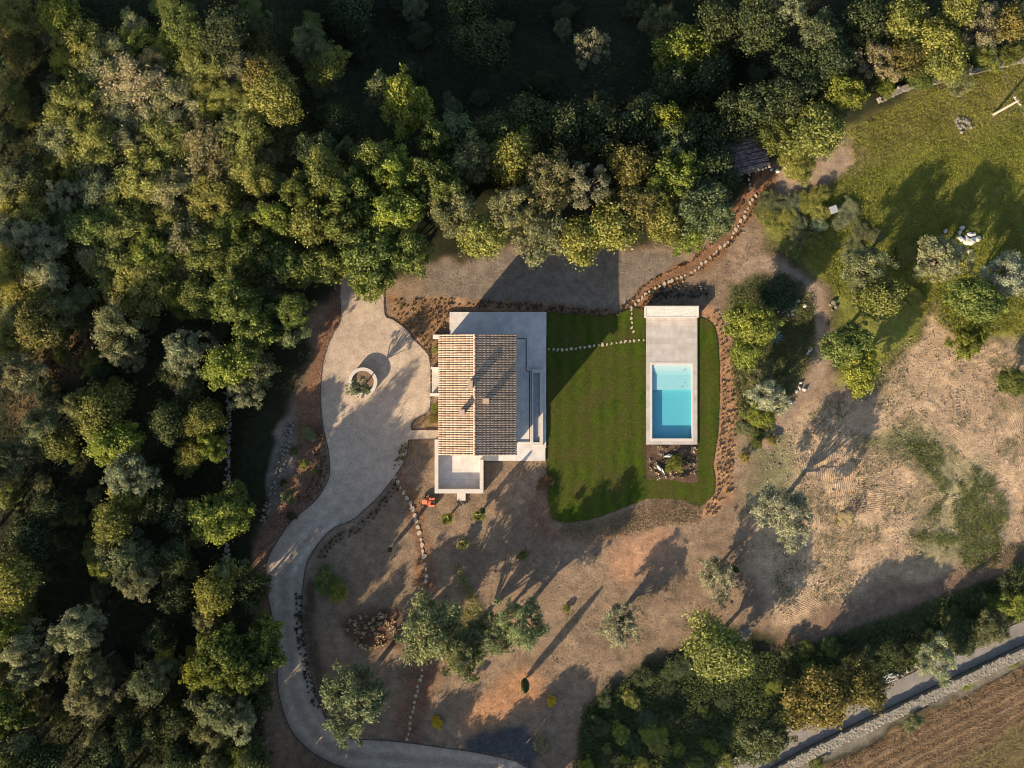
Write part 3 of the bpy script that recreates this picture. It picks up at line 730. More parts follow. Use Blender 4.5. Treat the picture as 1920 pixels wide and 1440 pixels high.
# raised upstand and its painted shade strip east of the house
t = thing('terrace_upstand', 'thin pale upstand with a painted shade line framing the inner terrace', 'kerb', P(980, 740, TZ))
mb = MB()
def up(x0, x1, y0, y1, h=.14): tb(mb, x0, x1, y0, y1, 0, TZ + h)
up(967, 990.5, 631.5, 634); up(987.5, 990.5, 634.02, 692); up(987.5, 996.5, 692.02, 695); up(993.6, 996.5, 695.02, 830); up(967, 993.6, 828.2, 831)
o = mb.build('upstand_cap', MCAP, t); o.location = -t.location
mb = MB(); 
def gp(x0, x1, y0, y1): tb(mb, x0, x1, y0, y1, TZ - .1, TZ + .012)
gp(967, 987.4, 634.1, 635.6); gp(985.9, 987.4, 635.62, 694); gp(985.9, 993.5, 695.05, 696.6); gp(992, 993.5, 696.62, 828)
o = mb.build('gap_shade_strip', MDARKMET, t); o.location = -t.location  # dark strip standing in for the shadow line beside the upstand
# built-in bench box
t = thing('stone_bench_box', 'low white-rimmed rectangular basin at the east edge of the terrace', 'basin', P(1008, 765, TZ))
for x0, x1, y0, y1 in ((997, 1018.5, 692.5, 699), (1012, 1018.5, 699.02, 829), (997, 1018, 829.02, 835.5), (997, 1000, 699.02, 829)):
    mb = MB(); tb(mb, x0, x1, y0, y1, TZ - .01, TZ + .34, .015); o = mb.build('rim', MCAP, t); o.location = -t.location
mb = MB(); tb(mb, 1000.05, 1011.95, 699.1, 828.9, TZ - .01, TZ + .02); o = mb.build('basin_floor', MCONC, t); o.location = -t.location

# walled patio at the south-west corner
t = thing('walled_patio', 'square walled patio adjoining the south-west corner of the house', 'patio', P(860, 890))
FZ, WZ = .32, 1.2
mb = MB(); tb(mb, 821.5, 899.5, 854, 917, 0, FZ); o = mb.build('patio_floor', MPAVE, t); o.location = -t.location
for x0, x1, y0, y1 in ((815, 822, 824, 925), (822.02, 906.5, 917, 925), (899.5, 906.5, 862, 916.98), ):
    mb = MB(); tb(mb, x0, x1, y0, y1, 0, WZ, .015); o = mb.build('patio_wall', MCAP, t); o.location = -t.location
mb = MB(); tb(mb, 899.5, 906.4, 854, 861.98, 0, FZ + .01); o = mb.build('patio_threshold', MPAVE, t); o.location = -t.location
mb = MB(); tb(mb, 857, 873, 925.1, 938.5, 0, .42, .015); o = mb.build('entry_step', MCAP, t); o.location = -t.location

# ------------------------------------------------------------------ the pool
t = thing('swimming_pool', 'rectangular turquoise swimming pool set in a pale stone deck', 'pool', P(1260, 755))
DZ = .24
def ob(mb, name, mat):
    o = mb.build(name, mat, t); o.location = -t.location; return o
mb = MB()
tb(mb, 1212, 1307.5, 594.6, 679, -.3, DZ); tb(mb, 1212, 1219, 679.02, 833.5, -.3, DZ); tb(mb, 1301, 1307.5, 679.02, 833.5, -.3, DZ); tb(mb, 1219.02, 1300.98, 827.5, 833.5, -.3, DZ)
ob(mb, 'deck', MDECK)
for x0, x1, y0, y1 in ((1219.1, 1300.9, 679.1, 684), (1219.1, 1223, 684.02, 822), (1297.3, 1300.9, 684.02, 822), (1219.1, 1300.9, 822.02, 827.4)):
    mb = MB(); tb(mb, x0, x1, y0, y1, -.3, DZ + .03, .01); ob(mb, 'coping', MCAP)
WL = DZ - .07
mb = MB()
tb(mb, 1222, 1298, 683, 823, -1.15, -.44)                         # deep floor
tb(mb, 1222.2, 1297.8, 683.2, 731, -.9, -.06)                     # shelf
tb(mb, 1222.3, 1297.7, 683.3, 700, -.8, .02); tb(mb, 1222.4, 1297.6, 683.4, 695, -.8, .08); tb(mb, 1222.5, 1297.5, 683.5, 690, -.8, .13)
tb(mb, 1221, 1222.9, 683, 823, -1.1, DZ - .01); tb(mb, 1297.4, 1299, 683, 823, -1.1, DZ - .01); tb(mb, 1221.5, 1298.5, 822.05, 824, -1.1, DZ - .012); tb(mb, 1221.5, 1298.5, 682, 683.9, -1.1, DZ - .012)
ob(mb, 'basin', MPOOLTILE)
mb = MB(); tb(mb, 1222.0, 1298.2, 683.0, 822.8, -1.12, WL); ob(mb, 'water', MWATER)
mb = MB()
for px, py in ((1283, 694), (1279, 724)): mb.rock((P(px, py).x, P(px, py).y, WL - .02), .07, px, .3)
ob(mb, 'skimmer_lid', MDARKMET)
t = thing('pool_house_wall', 'low roughcast-topped stone block closing the north end of the pool deck', 'wall', P(1260, 585))
z1 = 1.15
mb = MB(); tb(mb, 1210.5, 1310, 574, 594.5, -.2, z1 - .02); o = mb.build('block', MRENDER, t); o.location = -t.location
m_peb = simple('roughcast_top', (.50, .46, .39), .35, 14, .9, 1.0, 9, .06)
mb = MB(); tb(mb, 1212, 1308.5, 575.4, 593, z1 - .05, z1 + .01); o = mb.build('roughcast_top', m_peb, t); o.location = -t.location
for x0, x1, y0, y1 in ((1210, 1310.5, 573.4, 575.3), (1210, 1310.5, 593.1, 595.2), (1210, 1211.9, 575.32, 593.08), (1308.6, 1310.5, 575.32, 593.08)):
    mb = MB(); tb(mb, x0, x1, y0, y1, z1 - .06, z1 + .03); o = mb.build('rim', MCAP, t); o.location = -t.location

# ------------------------------------------------------------------ round planter on the drive
t = thing('round_planter', 'circular pale stone planter standing on the gravel turning circle', 'planter', P(682, 716))
def ring(name, r0, r1, z0, z1, mat, n=48):
    mb = MB()
    for i in range(n):
        a, b = 2 * math.pi * i / n, 2 * math.pi * (i + 1) / n
        v = [mb.bm.verts.new((r * math.cos(q), r * math.sin(q), z)) for r, q, z in ((r0, a, z0), (r1, a, z0), (r1, b, z0), (r0, b, z0), (r0, a, z1), (r1, a, z1), (r1, b, z1), (r0, b, z1))]
        mb.bm.faces.new(v[4:8]); mb.bm.faces.new((v[1], v[2], v[6], v[5])); mb.bm.faces.new((v[3], v[0], v[4], v[7]))
    return mb.build(name, mat, t)
ring('wall', 1.18, 1.46, 0, .80, MRENDER); ring('cap', 1.15, 1.49, .80, .86, MCAP)
mb = MB(); bmesh.ops.create_circle(mb.bm, cap_ends=True, segments=32, radius=1.2, matrix=Matrix.Translation((0, 0, .55)))
mb.build('soil', simple('planter_soil', (.14, .085, .055), .4, 6, .95, .8, 12, .08), t)

# ------------------------------------------------------------------ old shed
t = thing('old_shed', 'small old shed with a dark weathered tile roof among the trees', 'shed', G(1395, 287))
p4 = [P(1345, 264, 2.9), P(1424, 246, 2.9), P(1444, 309, 2.3), P(1370, 328, 2.3)]
mb = MB()
vt = [mb.bm.verts.new(q - t.location) for q in p4]; vb = [mb.bm.verts.new(q - t.location - Vector((0, 0, .12))) for q in p4]
mb.bm.faces.new(vt); mb.bm.faces.new(vb[::-1])
for i in range(4): mb.bm.faces.new((vb[i], vb[(i + 1) % 4], vt[(i + 1) % 4], vt[i]))
rf = mb.build('roof', MTILEBED, t)
cen = sum(p4, Vector()) / 4
mb = MB(); vs = [cen + (q - cen) * .9 - t.location for q in p4]
a_ = [mb.bm.verts.new((q.x, q.y, -t.location.z - .4 + float(ground_z(24, 24)))) for q in vs]; b_ = [mb.bm.verts.new((q.x, q.y, q.z - .1)) for q in vs]
for i in range(4): mb.bm.faces.new((a_[i], a_[(i + 1) % 4], b_[(i + 1) % 4], b_[i]))
mb.build('wall', MSTONE, t)
# tile runs lie almost level across the roof
dl = (p4[1] - p4[0]); ns = 15; Lr = dl.length
OM = [tile_row_mesh('tile_row', Lr, 11, .125, MOLDTILE, 90 + i, .03) for i in range(5)]
for k in range(ns):
    f = (k + .5) / ns
    a = p4[0].lerp(p4[3], f); b = p4[1].lerp(p4[2], f); d = b - a
    o = link('tile_row', rnd.choice(OM), rf); o.location = a - t.location + Vector((0, 0, .03))
    o.rotation_euler = (0, 0, math.atan2(d.y, d.x) + rnd.uniform(-.02, .02)); o.scale.x = d.length / Lr
mb = MB()
for i in range(9):
    q = p4[3].lerp(p4[2], .25 + i * .09); mb.rock(q - t.location + Vector((.1, -.12, -.12)), .2, i, .6)
o = mb.build('eave_stones', MSTONE, t); o['kind'] = 'stuff'

# ------------------------------------------------------------------ utility box, pole, logs
t = thing('utility_box', 'square grey concrete utility box among the brambles', 'utility box', G(1559, 395)); t.rotation_euler.z = .35
MB().box(-.33, .33, -.33, .33, -.1, .85, .02).build('box', MCONC, t); MB().box(-.39, .39, -.39, .39, .851, .93, .015).build('lid', MCONC, t)
base = G(1862, 215); topz = 6.0
t = thing('utility_pole', 'pale wooden utility pole on the meadow at the right edge', 'pole', base)
tp = P(1911, 191, topz) - base; tp = Vector((tp.x * .3, tp.y * .3, topz))
MB().tube([(0, 0, -.3), (0, 0, topz * .5), (0, 0, topz)], [.15, .13, .11], 10).build('shaft', MWOOD, t)
MB().box(-.55, .55, -.05, .05, topz - .35, topz - .23, rz=2.2).build('crossarm', MWOOD, t)
for s in (-1, 1): MB().tube([(s * .45 * math.cos(2.2), s * .45 * math.sin(2.2), topz - .23), (s * .45 * math.cos(2.2), s * .45 * math.sin(2.2), topz)], .05, 6).build('insulator', MWROCK, t)
for s, lb in ((-1, 'overhead wire on the uphill side of the pole'), (1, 'overhead wire on the downhill side of the pole')):
    c0 = base + Vector((s * .45 * math.cos(2.2), s * .45 * math.sin(2.2), topz))
    pts = []
    for i in range(-10, 11):
        u = i / 10; q = c0 + Vector((.42, -.91, 0)).normalized() * u * 32; q.z += -1.5 * (1 - (1 - abs(u)) ** 2) * .8; pts.append(q)
    tag(MB().tube(pts, .012, 4).build('overhead_wire', MDARKMET), lb, 'wire', 'wires on the utility pole')
t = thing('log_pile', 'stack of pale cut branches at the edge of the lane', 'log pile', G(1660, 1272))
r = random.Random(5)
for i in range(26):
    a = .45 + r.gauss(0, .25); p = Vector((r.uniform(-.6, .6), r.uniform(-.4, .4), .1 + r.random() * .4)); l = r.uniform(.35, .7); d = Vector((math.cos(a), math.sin(a), r.uniform(-.1, .1)))
    o = MB().tube([p - d * l, p + d * l], [.07, .05], 6).build('log', MLOG, t)

# ------------------------------------------------------------------ small orange tractor
t = thing('garden_tractor', 'small orange garden tractor parked below the walled patio', 'tractor', P(804, 940), None, -.04)
MB().box(-.62, -.08, -.24, .24, .38, .78, .05).build('hood', MORANGE, t)
MB().box(.0, .62, -.26, .26, .32, .52, .04).build('body', MORANGE, t)
for s in (-1, 1):
    MB().box(.08, .68, s * .36 - .1, s * .36 + .1, .62, .70, .03).build('fender', MORANGE, t)
    for x, rad, wd in ((.38, .32, .18), (-.48, .2, .13)):
        mb = MB(); bmesh.ops.create_cone(mb.bm, cap_ends=True, segments=18, radius1=rad, radius2=rad, depth=wd, matrix=Matrix.Translation((x, s * .40, rad)) @ Matrix.Rotation(math.pi / 2, 4, 'X'))
        wh = mb.build('wheel', MBLACK, t)
        mb = MB(); bmesh.ops.create_cone(mb.bm, cap_ends=True, segments=14, radius1=rad * .5, radius2=rad * .5, depth=wd + .02, matrix=Matrix.Translation((x, s * .40, rad)) @ Matrix.Rotation(math.pi / 2, 4, 'X'))
        mb.build('rim', MCAP, wh)
MB().box(.22, .56, -.2, .2, .53, .62, .03).box(.50, .58, -.2, .2, .62, .95, .03).build('seat', MBLACK, t)
MB().tube([(-.08, 0, .7), (.05, 0, .98)], .025, 6).tube([(.05 + .15 * .4 * math.cos(a), .17 * math.sin(a), .98 + .06 * math.cos(a)) for a in [i * math.pi / 6 for i in range(13)]], .018, 6).build('steering_wheel', MDARKMET, t)
MB().tube([(-.62, .1, .5), (-.98, .16, .35)], .025, 6).build('tow_bar', MDARKMET, t)
MB().box(-.3, .1, -.42, .42, .1, .24, .03).build('mower_deck', MORANGE, t)

# ------------------------------------------------------------------ plants: shared meshes
def leaf_quads(cen, nrm, size, aspect, r):
    """diamond leaves at cen facing nrm"""
    n = len(cen)
    ref = r.normal(size=(n, 3)); u = np.cross(nrm, ref); u /= np.linalg.norm(u, axis=1, keepdims=True) + 1e-9
    v = np.cross(nrm, u); s = np.asarray(size)[:, None]
    P4 = np.stack([cen - u * s, cen + v * s * aspect, cen + u * s, cen - v * s * aspect], 1)
    return P4.reshape(-1, 3)
def unit(a): return a / (np.linalg.norm(a, axis=1, keepdims=True) + 1e-9)

CR, CH = 2.8, 7.5            # nominal crown radius and tree height of the shared meshes
def crown_mesh(seed, style):
    r = np.random.default_rng(seed)
    st = dict(oak=dict(nl=95, lr=(.34, .62), n=9500, s=(.09, .16), asp=.6, jit=.55, lo=.30, top=1.0, gap=.0),
              broad=dict(nl=60, lr=(.5, .95), n=9000, s=(.10, .17), asp=.6, jit=.6, lo=.3, top=.95, gap=.05),
              olive=dict(nl=120, lr=(.22, .45), n=8500, s=(.10, .17), asp=.33, jit=.9, lo=.32, top=.9, gap=.15),
              feather=dict(nl=85, lr=(.25, .55), n=9000, s=(.10, .16), asp=.4, jit=.8, lo=.3, top=1.0, gap=.1),
              sparse=dict(nl=85, lr=(.20, .42), n=5200, s=(.08, .14), asp=.5, jit=.9, lo=.4, top=.95, gap=.3),
              shrub=dict(nl=55, lr=(.35, .65), n=6000, s=(.10, .17), asp=.55, jit=.7, lo=.05, top=1.0, gap=.05))[style]
    nl = st['nl']
    ph = r.uniform(0, 6.28, 6)
    d = unit(r.normal(size=(nl, 3))); d[:, 2] = np.where(d[:, 2] < -.25, -d[:, 2], d[:, 2])
    az = np.arctan2(d[:, 1], d[:, 0])
    out = 1 + .16 * np.sin(2 * az + ph[0]) + .13 * np.sin(3 * az + ph[1]) + .09 * np.sin(5 * az + ph[2])
    rad = r.uniform(.35, .92, nl) ** .6
    zc = CH * (st['lo'] + (1 - st['lo']) * .42); zr = CH * (1 - st['lo']) * .5
    lr = st['lr'][0] * .75 + (st['lr'][1] * 1.25 - st['lr'][0] * .75) * r.random(nl) ** 1.6
    lc = np.stack([d[:, 0] * rad * out * (CR - lr * .6), d[:, 1] * rad * out * (CR - lr * .6), zc + d[:, 2] * rad * zr * (st['top'])], 1)
    lc[:, 2] += r.normal(0, .25, nl)
    if style == 'shrub': lc[:, 2] = np.abs(lc[:, 2] - .3) 
    ltone = r.random(nl)
    keep = r.random(nl) > st['gap']; lc = lc[keep]; lr = lr[keep]; ltone = ltone[keep]; nl = len(lc)
    wgt = lr ** 2; k = r.choice(nl, st['n'], p=wgt / wgt.sum())
    ld = r.normal(size=(st['n'], 3)); ld[:, 2] += .35; ld = unit(ld)
    cen = lc[k] + ld * (lr[k] * np.where(r.random(st['n']) < .13, r.uniform(1.0, 1.6, st['n']), r.uniform(.5, 1.08, st['n'])))[:, None] * np.array([1, 1, .85])
    nrm = unit(ld + r.normal(size=ld.shape) * st['jit'] * 1.1)
    q = leaf_quads(cen, nrm, r.uniform(*st['s'], st['n']), st['asp'], r)
    tone = np.clip(.55 * ltone[k] + .45 * r.random(st['n']), 0, 1)
    me = mesh_np('crown', q, 4, np.arange(len(q)), MLEAF, np.repeat(tone, 4))
    # trunk and limbs reaching to the lobes
    mb = MB(); rr = random.Random(seed)
    fork = Vector((rr.uniform(-.2, .2), rr.uniform(-.2, .2), CH * st['lo'] * .8 + .3))
    if style == 'shrub': fork.z = .2
    mb.tube([(0, 0, -.5), (fork.x * .4, fork.y * .4, fork.z * .5), fork], [.26, .2, .17], 8)
    pick = rr.sample(range(nl), min(nl, 16 if style != 'sparse' else 34))
    for j in pick:
        e = Vector(lc[j]); m_ = fork.lerp(e, .55) + Vector((rr.uniform(-.25, .25), rr.uniform(-.25, .25), rr.uniform(-.1, .5)))
        mb.tube([fork, m_, e], [.10, .055, .018], 5, False)
    tr = mb.mesh('trunk', MBARK)
    return me, tr
def soft_mesh(seed):
    r = np.random.default_rng(seed); n = 9500; npl = 46
    d = unit(r.normal(size=(npl, 3))); d[:, 2] = np.abs(d[:, 2]) * .9 - .12; d = unit(d)
    ln = r.uniform(.72, 1.12, npl); pt = r.random(npl)
    k = r.integers(0, npl, n); t_ = r.uniform(.3, 1.0, n) ** .7
    p = d[k] * (ln[k] * t_)[:, None] + r.normal(size=(n, 3)) * (.04 + .07 * t_)[:, None]
    cen = p * np.array([CR * .92, CR * .92, CH * .58]) + np.array([0, 0, CH * .40])
    cen[:, 2] = np.abs(cen[:, 2])
    nrm = unit(d[k] * .5 + r.normal(size=(n, 3)) * .8 + np.array([0, 0, .15]))
    q = leaf_quads(cen, nrm, r.uniform(.10, .18, n), .42, r)
    me = mesh_np('crown', q, 4, np.arange(len(q)), MLEAF, np.repeat(np.clip(.45 * pt[k] + .3 * t_ + .3 * r.random(n), 0, 1), 4))
    mb = MB(); f = Vector((0, 0, CH * .25)); mb.tube([(0, 0, -.5), f], [.22, .15], 7)
    for j in range(0, npl, 2):
        e = Vector(d[j] * np.array([CR * .8, CR * .8, CH * .5]) * ln[j]) + Vector((0, 0, CH * .4)); mb.tube([f, f.lerp(e, .5) + Vector((0, 0, .2)), e], [.07, .04, .012], 4, False)
    return me, mb.mesh('trunk', MBARK)
VAR = {'soft': [soft_mesh(700 + i) for i in range(6)], 'oak': [crown_mesh(100 + i, 'oak') for i in range(6)], 'broad': [crown_mesh(200 + i, 'broad') for i in range(5)], 'olive': [crown_mesh(300 + i, 'olive') for i in range(5)],
       'feather': [crown_mesh(400 + i, 'feather') for i in range(5)], 'sparse': [crown_mesh(500 + i, 'sparse') for i in range(4)], 'shrub': [crown_mesh(600 + i, 'shrub') for i in range(4)]}
KIND = dict(  # style, leaf colour, wording, name
    lime=('oak', (0.172, 0.190, 0.028), 'bright lime-green bushy tree', 'leafy_tree'),
    oak=('oak', (0.118, 0.136, 0.027), 'mid-green lumpy holm oak', 'oak_tree'),
    dark=('broad', (0.058, 0.072, 0.024), 'dark green evergreen tree', 'evergreen_tree'),
    yg=('broad', (0.185, 0.185, 0.040), 'yellow-green leafy tree', 'leafy_tree'),
    sage=('feather', (0.150, 0.155, 0.062), 'sage-green feathery tree', 'wild_olive_tree'),
    silver=('olive', (0.195, 0.195, 0.095), 'silvery grey olive tree', 'olive_tree'),
    olive=('olive', (0.174, 0.186, 0.090), 'grey-green olive tree', 'olive_tree'),
    amber=('broad', (0.150, 0.125, 0.030), 'amber-tinged leafy tree', 'carob_tree'),
    tan=('feather', (0.180, 0.165, 0.066), 'tan dry-looking tree', 'dry_tree'),
    blue=('oak', (0.110, 0.130, 0.050), 'blue-green dense tree', 'evergreen_tree'),
    twig=('sparse', (0.205, 0.185, 0.095), 'thin twiggy tree with bare branches', 'bare_tree'),
    carob=('sparse', (0.150, 0.165, 0.065), 'open-crowned carob with branches showing', 'carob_tree'))
used = set()
trees = []; allt = []
def zone(px, py):
    if px < 0 or py > 1440: return None
    if px < 560: return 'upper-left wood' if py < 480 else ('west wood' if py < 960 else 'lower-left wood')
    if py < 560 and px < 1440: return 'shaded north hollow' if py < 240 else 'tree belt north of the house'
    if py < 300: return 'upper-right wood'
    return 'lower-right scrub' if py > 1150 else 'field on the right'
def uniq(lb):
    assert lb not in used, lb
    used.add(lb); return lb
def tree(px, py, r, kind, h=None, label=None, style=None, group='trees of the woods', shrub=False, col=None):
    st, c, wd, nm = KIND[kind]
    st = style or st
    if shrub: st = 'shrub'
    h = h or rnd.uniform(6.5, 9)
    cz = h * (.62 if not shrub else .5)
    p = G(px, py, cz); base = Vector((p.x, p.y, p.z - cz))
    base.z -= .05
    if label is None: lb = 'pending'
    else: lb = uniq(label)
    t = thing('shrub' if shrub else nm, lb, 'shrub' if shrub else 'tree', base, group, rnd.uniform(0, 6.28))
    cm, tm = rnd.choice(VAR[st])
    sx = r / K * (H - p.z) / H / CR * 1.02; sz = h / CH
    k = rnd.uniform(.8, 1.2); kk = rnd.uniform(.92, 1.08); c = col or c
    if shrub: sz = h / (CH * .92)
    for nm2, me in (('crown', cm), ('trunk', tm)):
        o = link(nm2, me, t); o.scale = (sx * rnd.uniform(.9, 1.1), sx * rnd.uniform(.86, 1.16), sz)
        if nm2 == 'trunk': o.scale = (sx, sx, sz)
        o.color = (c[0] * k * kk, c[1] * k, c[2] * k / kk, 1)
    trees.append((px, py, r))
    allt.append((t, px, py, r, kind, shrub, label, h))
    return t

# --- trees read off the photograph: the belt north of the house
BELT = [(520,412,42,'lime',8),(582,420,46,'yg',8),(545,500,56,'oak',8),(488,470,48,'oak',8),(640,425,52,'oak',9),(690,478,58,'oak',8.5),(740,400,56,'lime',9),(765,478,50,'oak',8),
 (700,530,46,'oak',7),(612,500,50,'oak',8),(852,400,54,'sage',8.5),(905,440,48,'yg',7.5),(962,392,58,'tan',8.5),(1018,440,60,'tan',7.5),(1088,452,50,'yg',7),(1145,428,56,'yg',7.5),
 (1192,388,52,'amber',8),(1240,415,46,'yg',7),(1282,445,38,'lime',4.5),(1312,380,56,'blue',8),(1342,420,36,'blue',5),(1262,335,56,'lime',8.5),(1182,318,48,'amber',8.5),(1102,352,52,'twig',8.5),
 (1030,340,56,'tan',9),(962,298,58,'yg',9),(882,300,58,'sage',9),(822,345,56,'oak',9),(745,325,56,'lime',9),(662,360,54,'oak',9),(608,332,48,'yg',9),(566,362,42,'oak',8.5),
 (1000,230,54,'dark',9),(1062,240,56,'dark',9),(1132,255,54,'dark',9.5),(1200,238,54,'dark',9.5),(1250,232,38,'lime',11),(1265,282,50,'blue',9.5),(1312,262,56,'dark',9),(1335,312,46,'dark',8),(925,250,46,'dark',9),
 (860,255,48,'blue',9),(1385,222,46,'dark',8),(1425,195,52,'dark',8),(820,275,44,'oak',10),(700,300,40,'yg',10)]
HOLLOW = [(765,200,62,'lime',10),(718,170,40,'sage',8),(1285,100,62,'lime',10.5),(1352,55,52,'dark',8),(1240,45,42,'sage',8),(1105,95,40,'twig',11),
 (582,85,44,'sage',7),(610,122,42,'yg',7),(520,185,56,'yg',7.5),(500,140,40,'amber',6),(660,25,46,'dark',7),(880,25,46,'dark',8),(905,90,54,'dark',8),(640,240,36,'dark',6),(600,285,44,'dark',6),(650,285,26,'sage',8),
 (1260,170,50,'dark',9),(1330,150,50,'dark',8),(1420,50,48,'dark',8),(1480,18,38,'silver',8.5),(1530,65,48,'sage',8)]
NE = [(1585,172,40,'lime',7),(1640,112,46,'twig',7),(1692,112,42,'amber',7),(1742,70,52,'yg',7.5),(1772,112,44,'yg',7),(1842,55,48,'twig',7),(1892,50,42,'amber',7),(1520,248,58,'yg',6.5),(1562,212,30,'sage',5),(1470,190,46,'dark',7),
 (1500,130,50,'dark',7),(1560,110,46,'dark',7.5),(1620,45,50,'dark',7.5),(1690,35,46,'yg',8),(1790,20,44,'yg',8),(1450,250,40,'oak',6),(1660,158,22,'lime',2.4),(1725,152,26,'oak',2.6),(1790,146,34,'sage',3.5),(1850,110,30,'oak',2.6),(1900,100,28,'oak',3),(1495,305,36,'yg',3)]
for a in BELT: tree(*a, group='trees of the belt north of the house')
for a in HOLLOW: tree(*a, group='trees of the north hollow')
for a in NE: tree(*a, group='trees along the meadow wall')
# --- garden and field trees, each singled out
GARDEN = [
 (1620,500,46,'sage',6,'pale shaggy tree at the upper edge of the raked field'),
 (1645,560,44,'yg',5.5,'yellow-green tree touching the shaggy one by the dirt track'),
 (1582,645,52,'oak',6,'dense dark-sided oak right of the dirt track bend'),
 (1612,692,46,'lime',5,'lime-green bushy oak at the top of the raked field'),
 (1405,605,56,'lime',6,'bright lime-green oak east of the pool-side planting strip'),
 (1400,655,42,'lime',4.5,'lower lime-green bush beside the agave east of the pool'),
 (1462,552,40,'dark',3,'low dark shrubby tree above the white rubble heap'),
 (1765,488,56,'olive',5.5,'grey-green olive beside the boulder pile on the meadow'),
 (1822,560,52,'oak',6.5,'tall dark oak between two olives on the right'),
 (1812,640,42,'lime',4.5,'lime-green bush at the foot of the dark oak'),
 (1892,520,58,'silver',6,'silver olive with open branches at the right edge'),
 (1440,745,44,'silver',4.5,'pale olive between planting strip and dirt track'),
 (1425,700,34,'sage',3,'small sage bush just above the pale olive by the track'),
 (1425,780,30,'lime',2.5,'small bright weedy bush at the lower end of the track'),
 (1472,965,64,'silver',7,'big silver olive standing alone left of the raked field'),
 (1345,1085,42,'silver',4.6,'silver olive on the bare slope south-east of the lawn'),
 (1160,1172,42,'silver',4.6,'small silver olive on the bare slope south of the lawn'),
 (925,1190,48,'carob',7,'middle one of the joined carobs in the south garden'),
 (978,1168,60,'carob',8,'open carob right of the groundcover band in the south garden'),
 (806,1180,70,'carob',8.5,'spreading carob left of the groundcover band'),
 (866,1215,58,'carob',7,'low green carob below the groundcover band'),
 (662,1312,74,'carob',8.5,'large carob inside the bottom bend of the drive'),
 (1348,1218,60,'yg',6,'yellow-green tree at the top corner of the lower scrub'),
 (1432,1388,56,'blue',6,'blue-green tree at the bottom beside the lane'),
 (1532,1312,60,'amber',7,'left one of two amber trees beside the lane'),
 (1612,1282,54,'amber',6.5,'right one of two amber trees beside the lane'),
 (1755,1235,48,'olive',5,'round grey olive leaning over the lane'),
 (1857,1178,38,'sage',4.5,'small sage tree beside the lane near the right edge'),
 (1906,1130,40,'lime',5,'pale green tree at the right edge above the lane'),
 (1900,715,34,'oak',3,'green bush at the right edge of the raked field'),
 (1810,1190,34,'dark',3,'dark bush on the shaded bank above the lane'),
 (1905,1090,34,'dark',4,'dark tree at the right edge above the shaded bank')]
for a in GARDEN: tree(*a[:5], label=a[5], style={'carob': 'feather'}.get(a[3]) if a[0] != 662 else 'olive', col={'silver': (.30, .29, .165), 'olive': (.235, .24, .12)}.get(a[3]), group='trees of the garden and field')
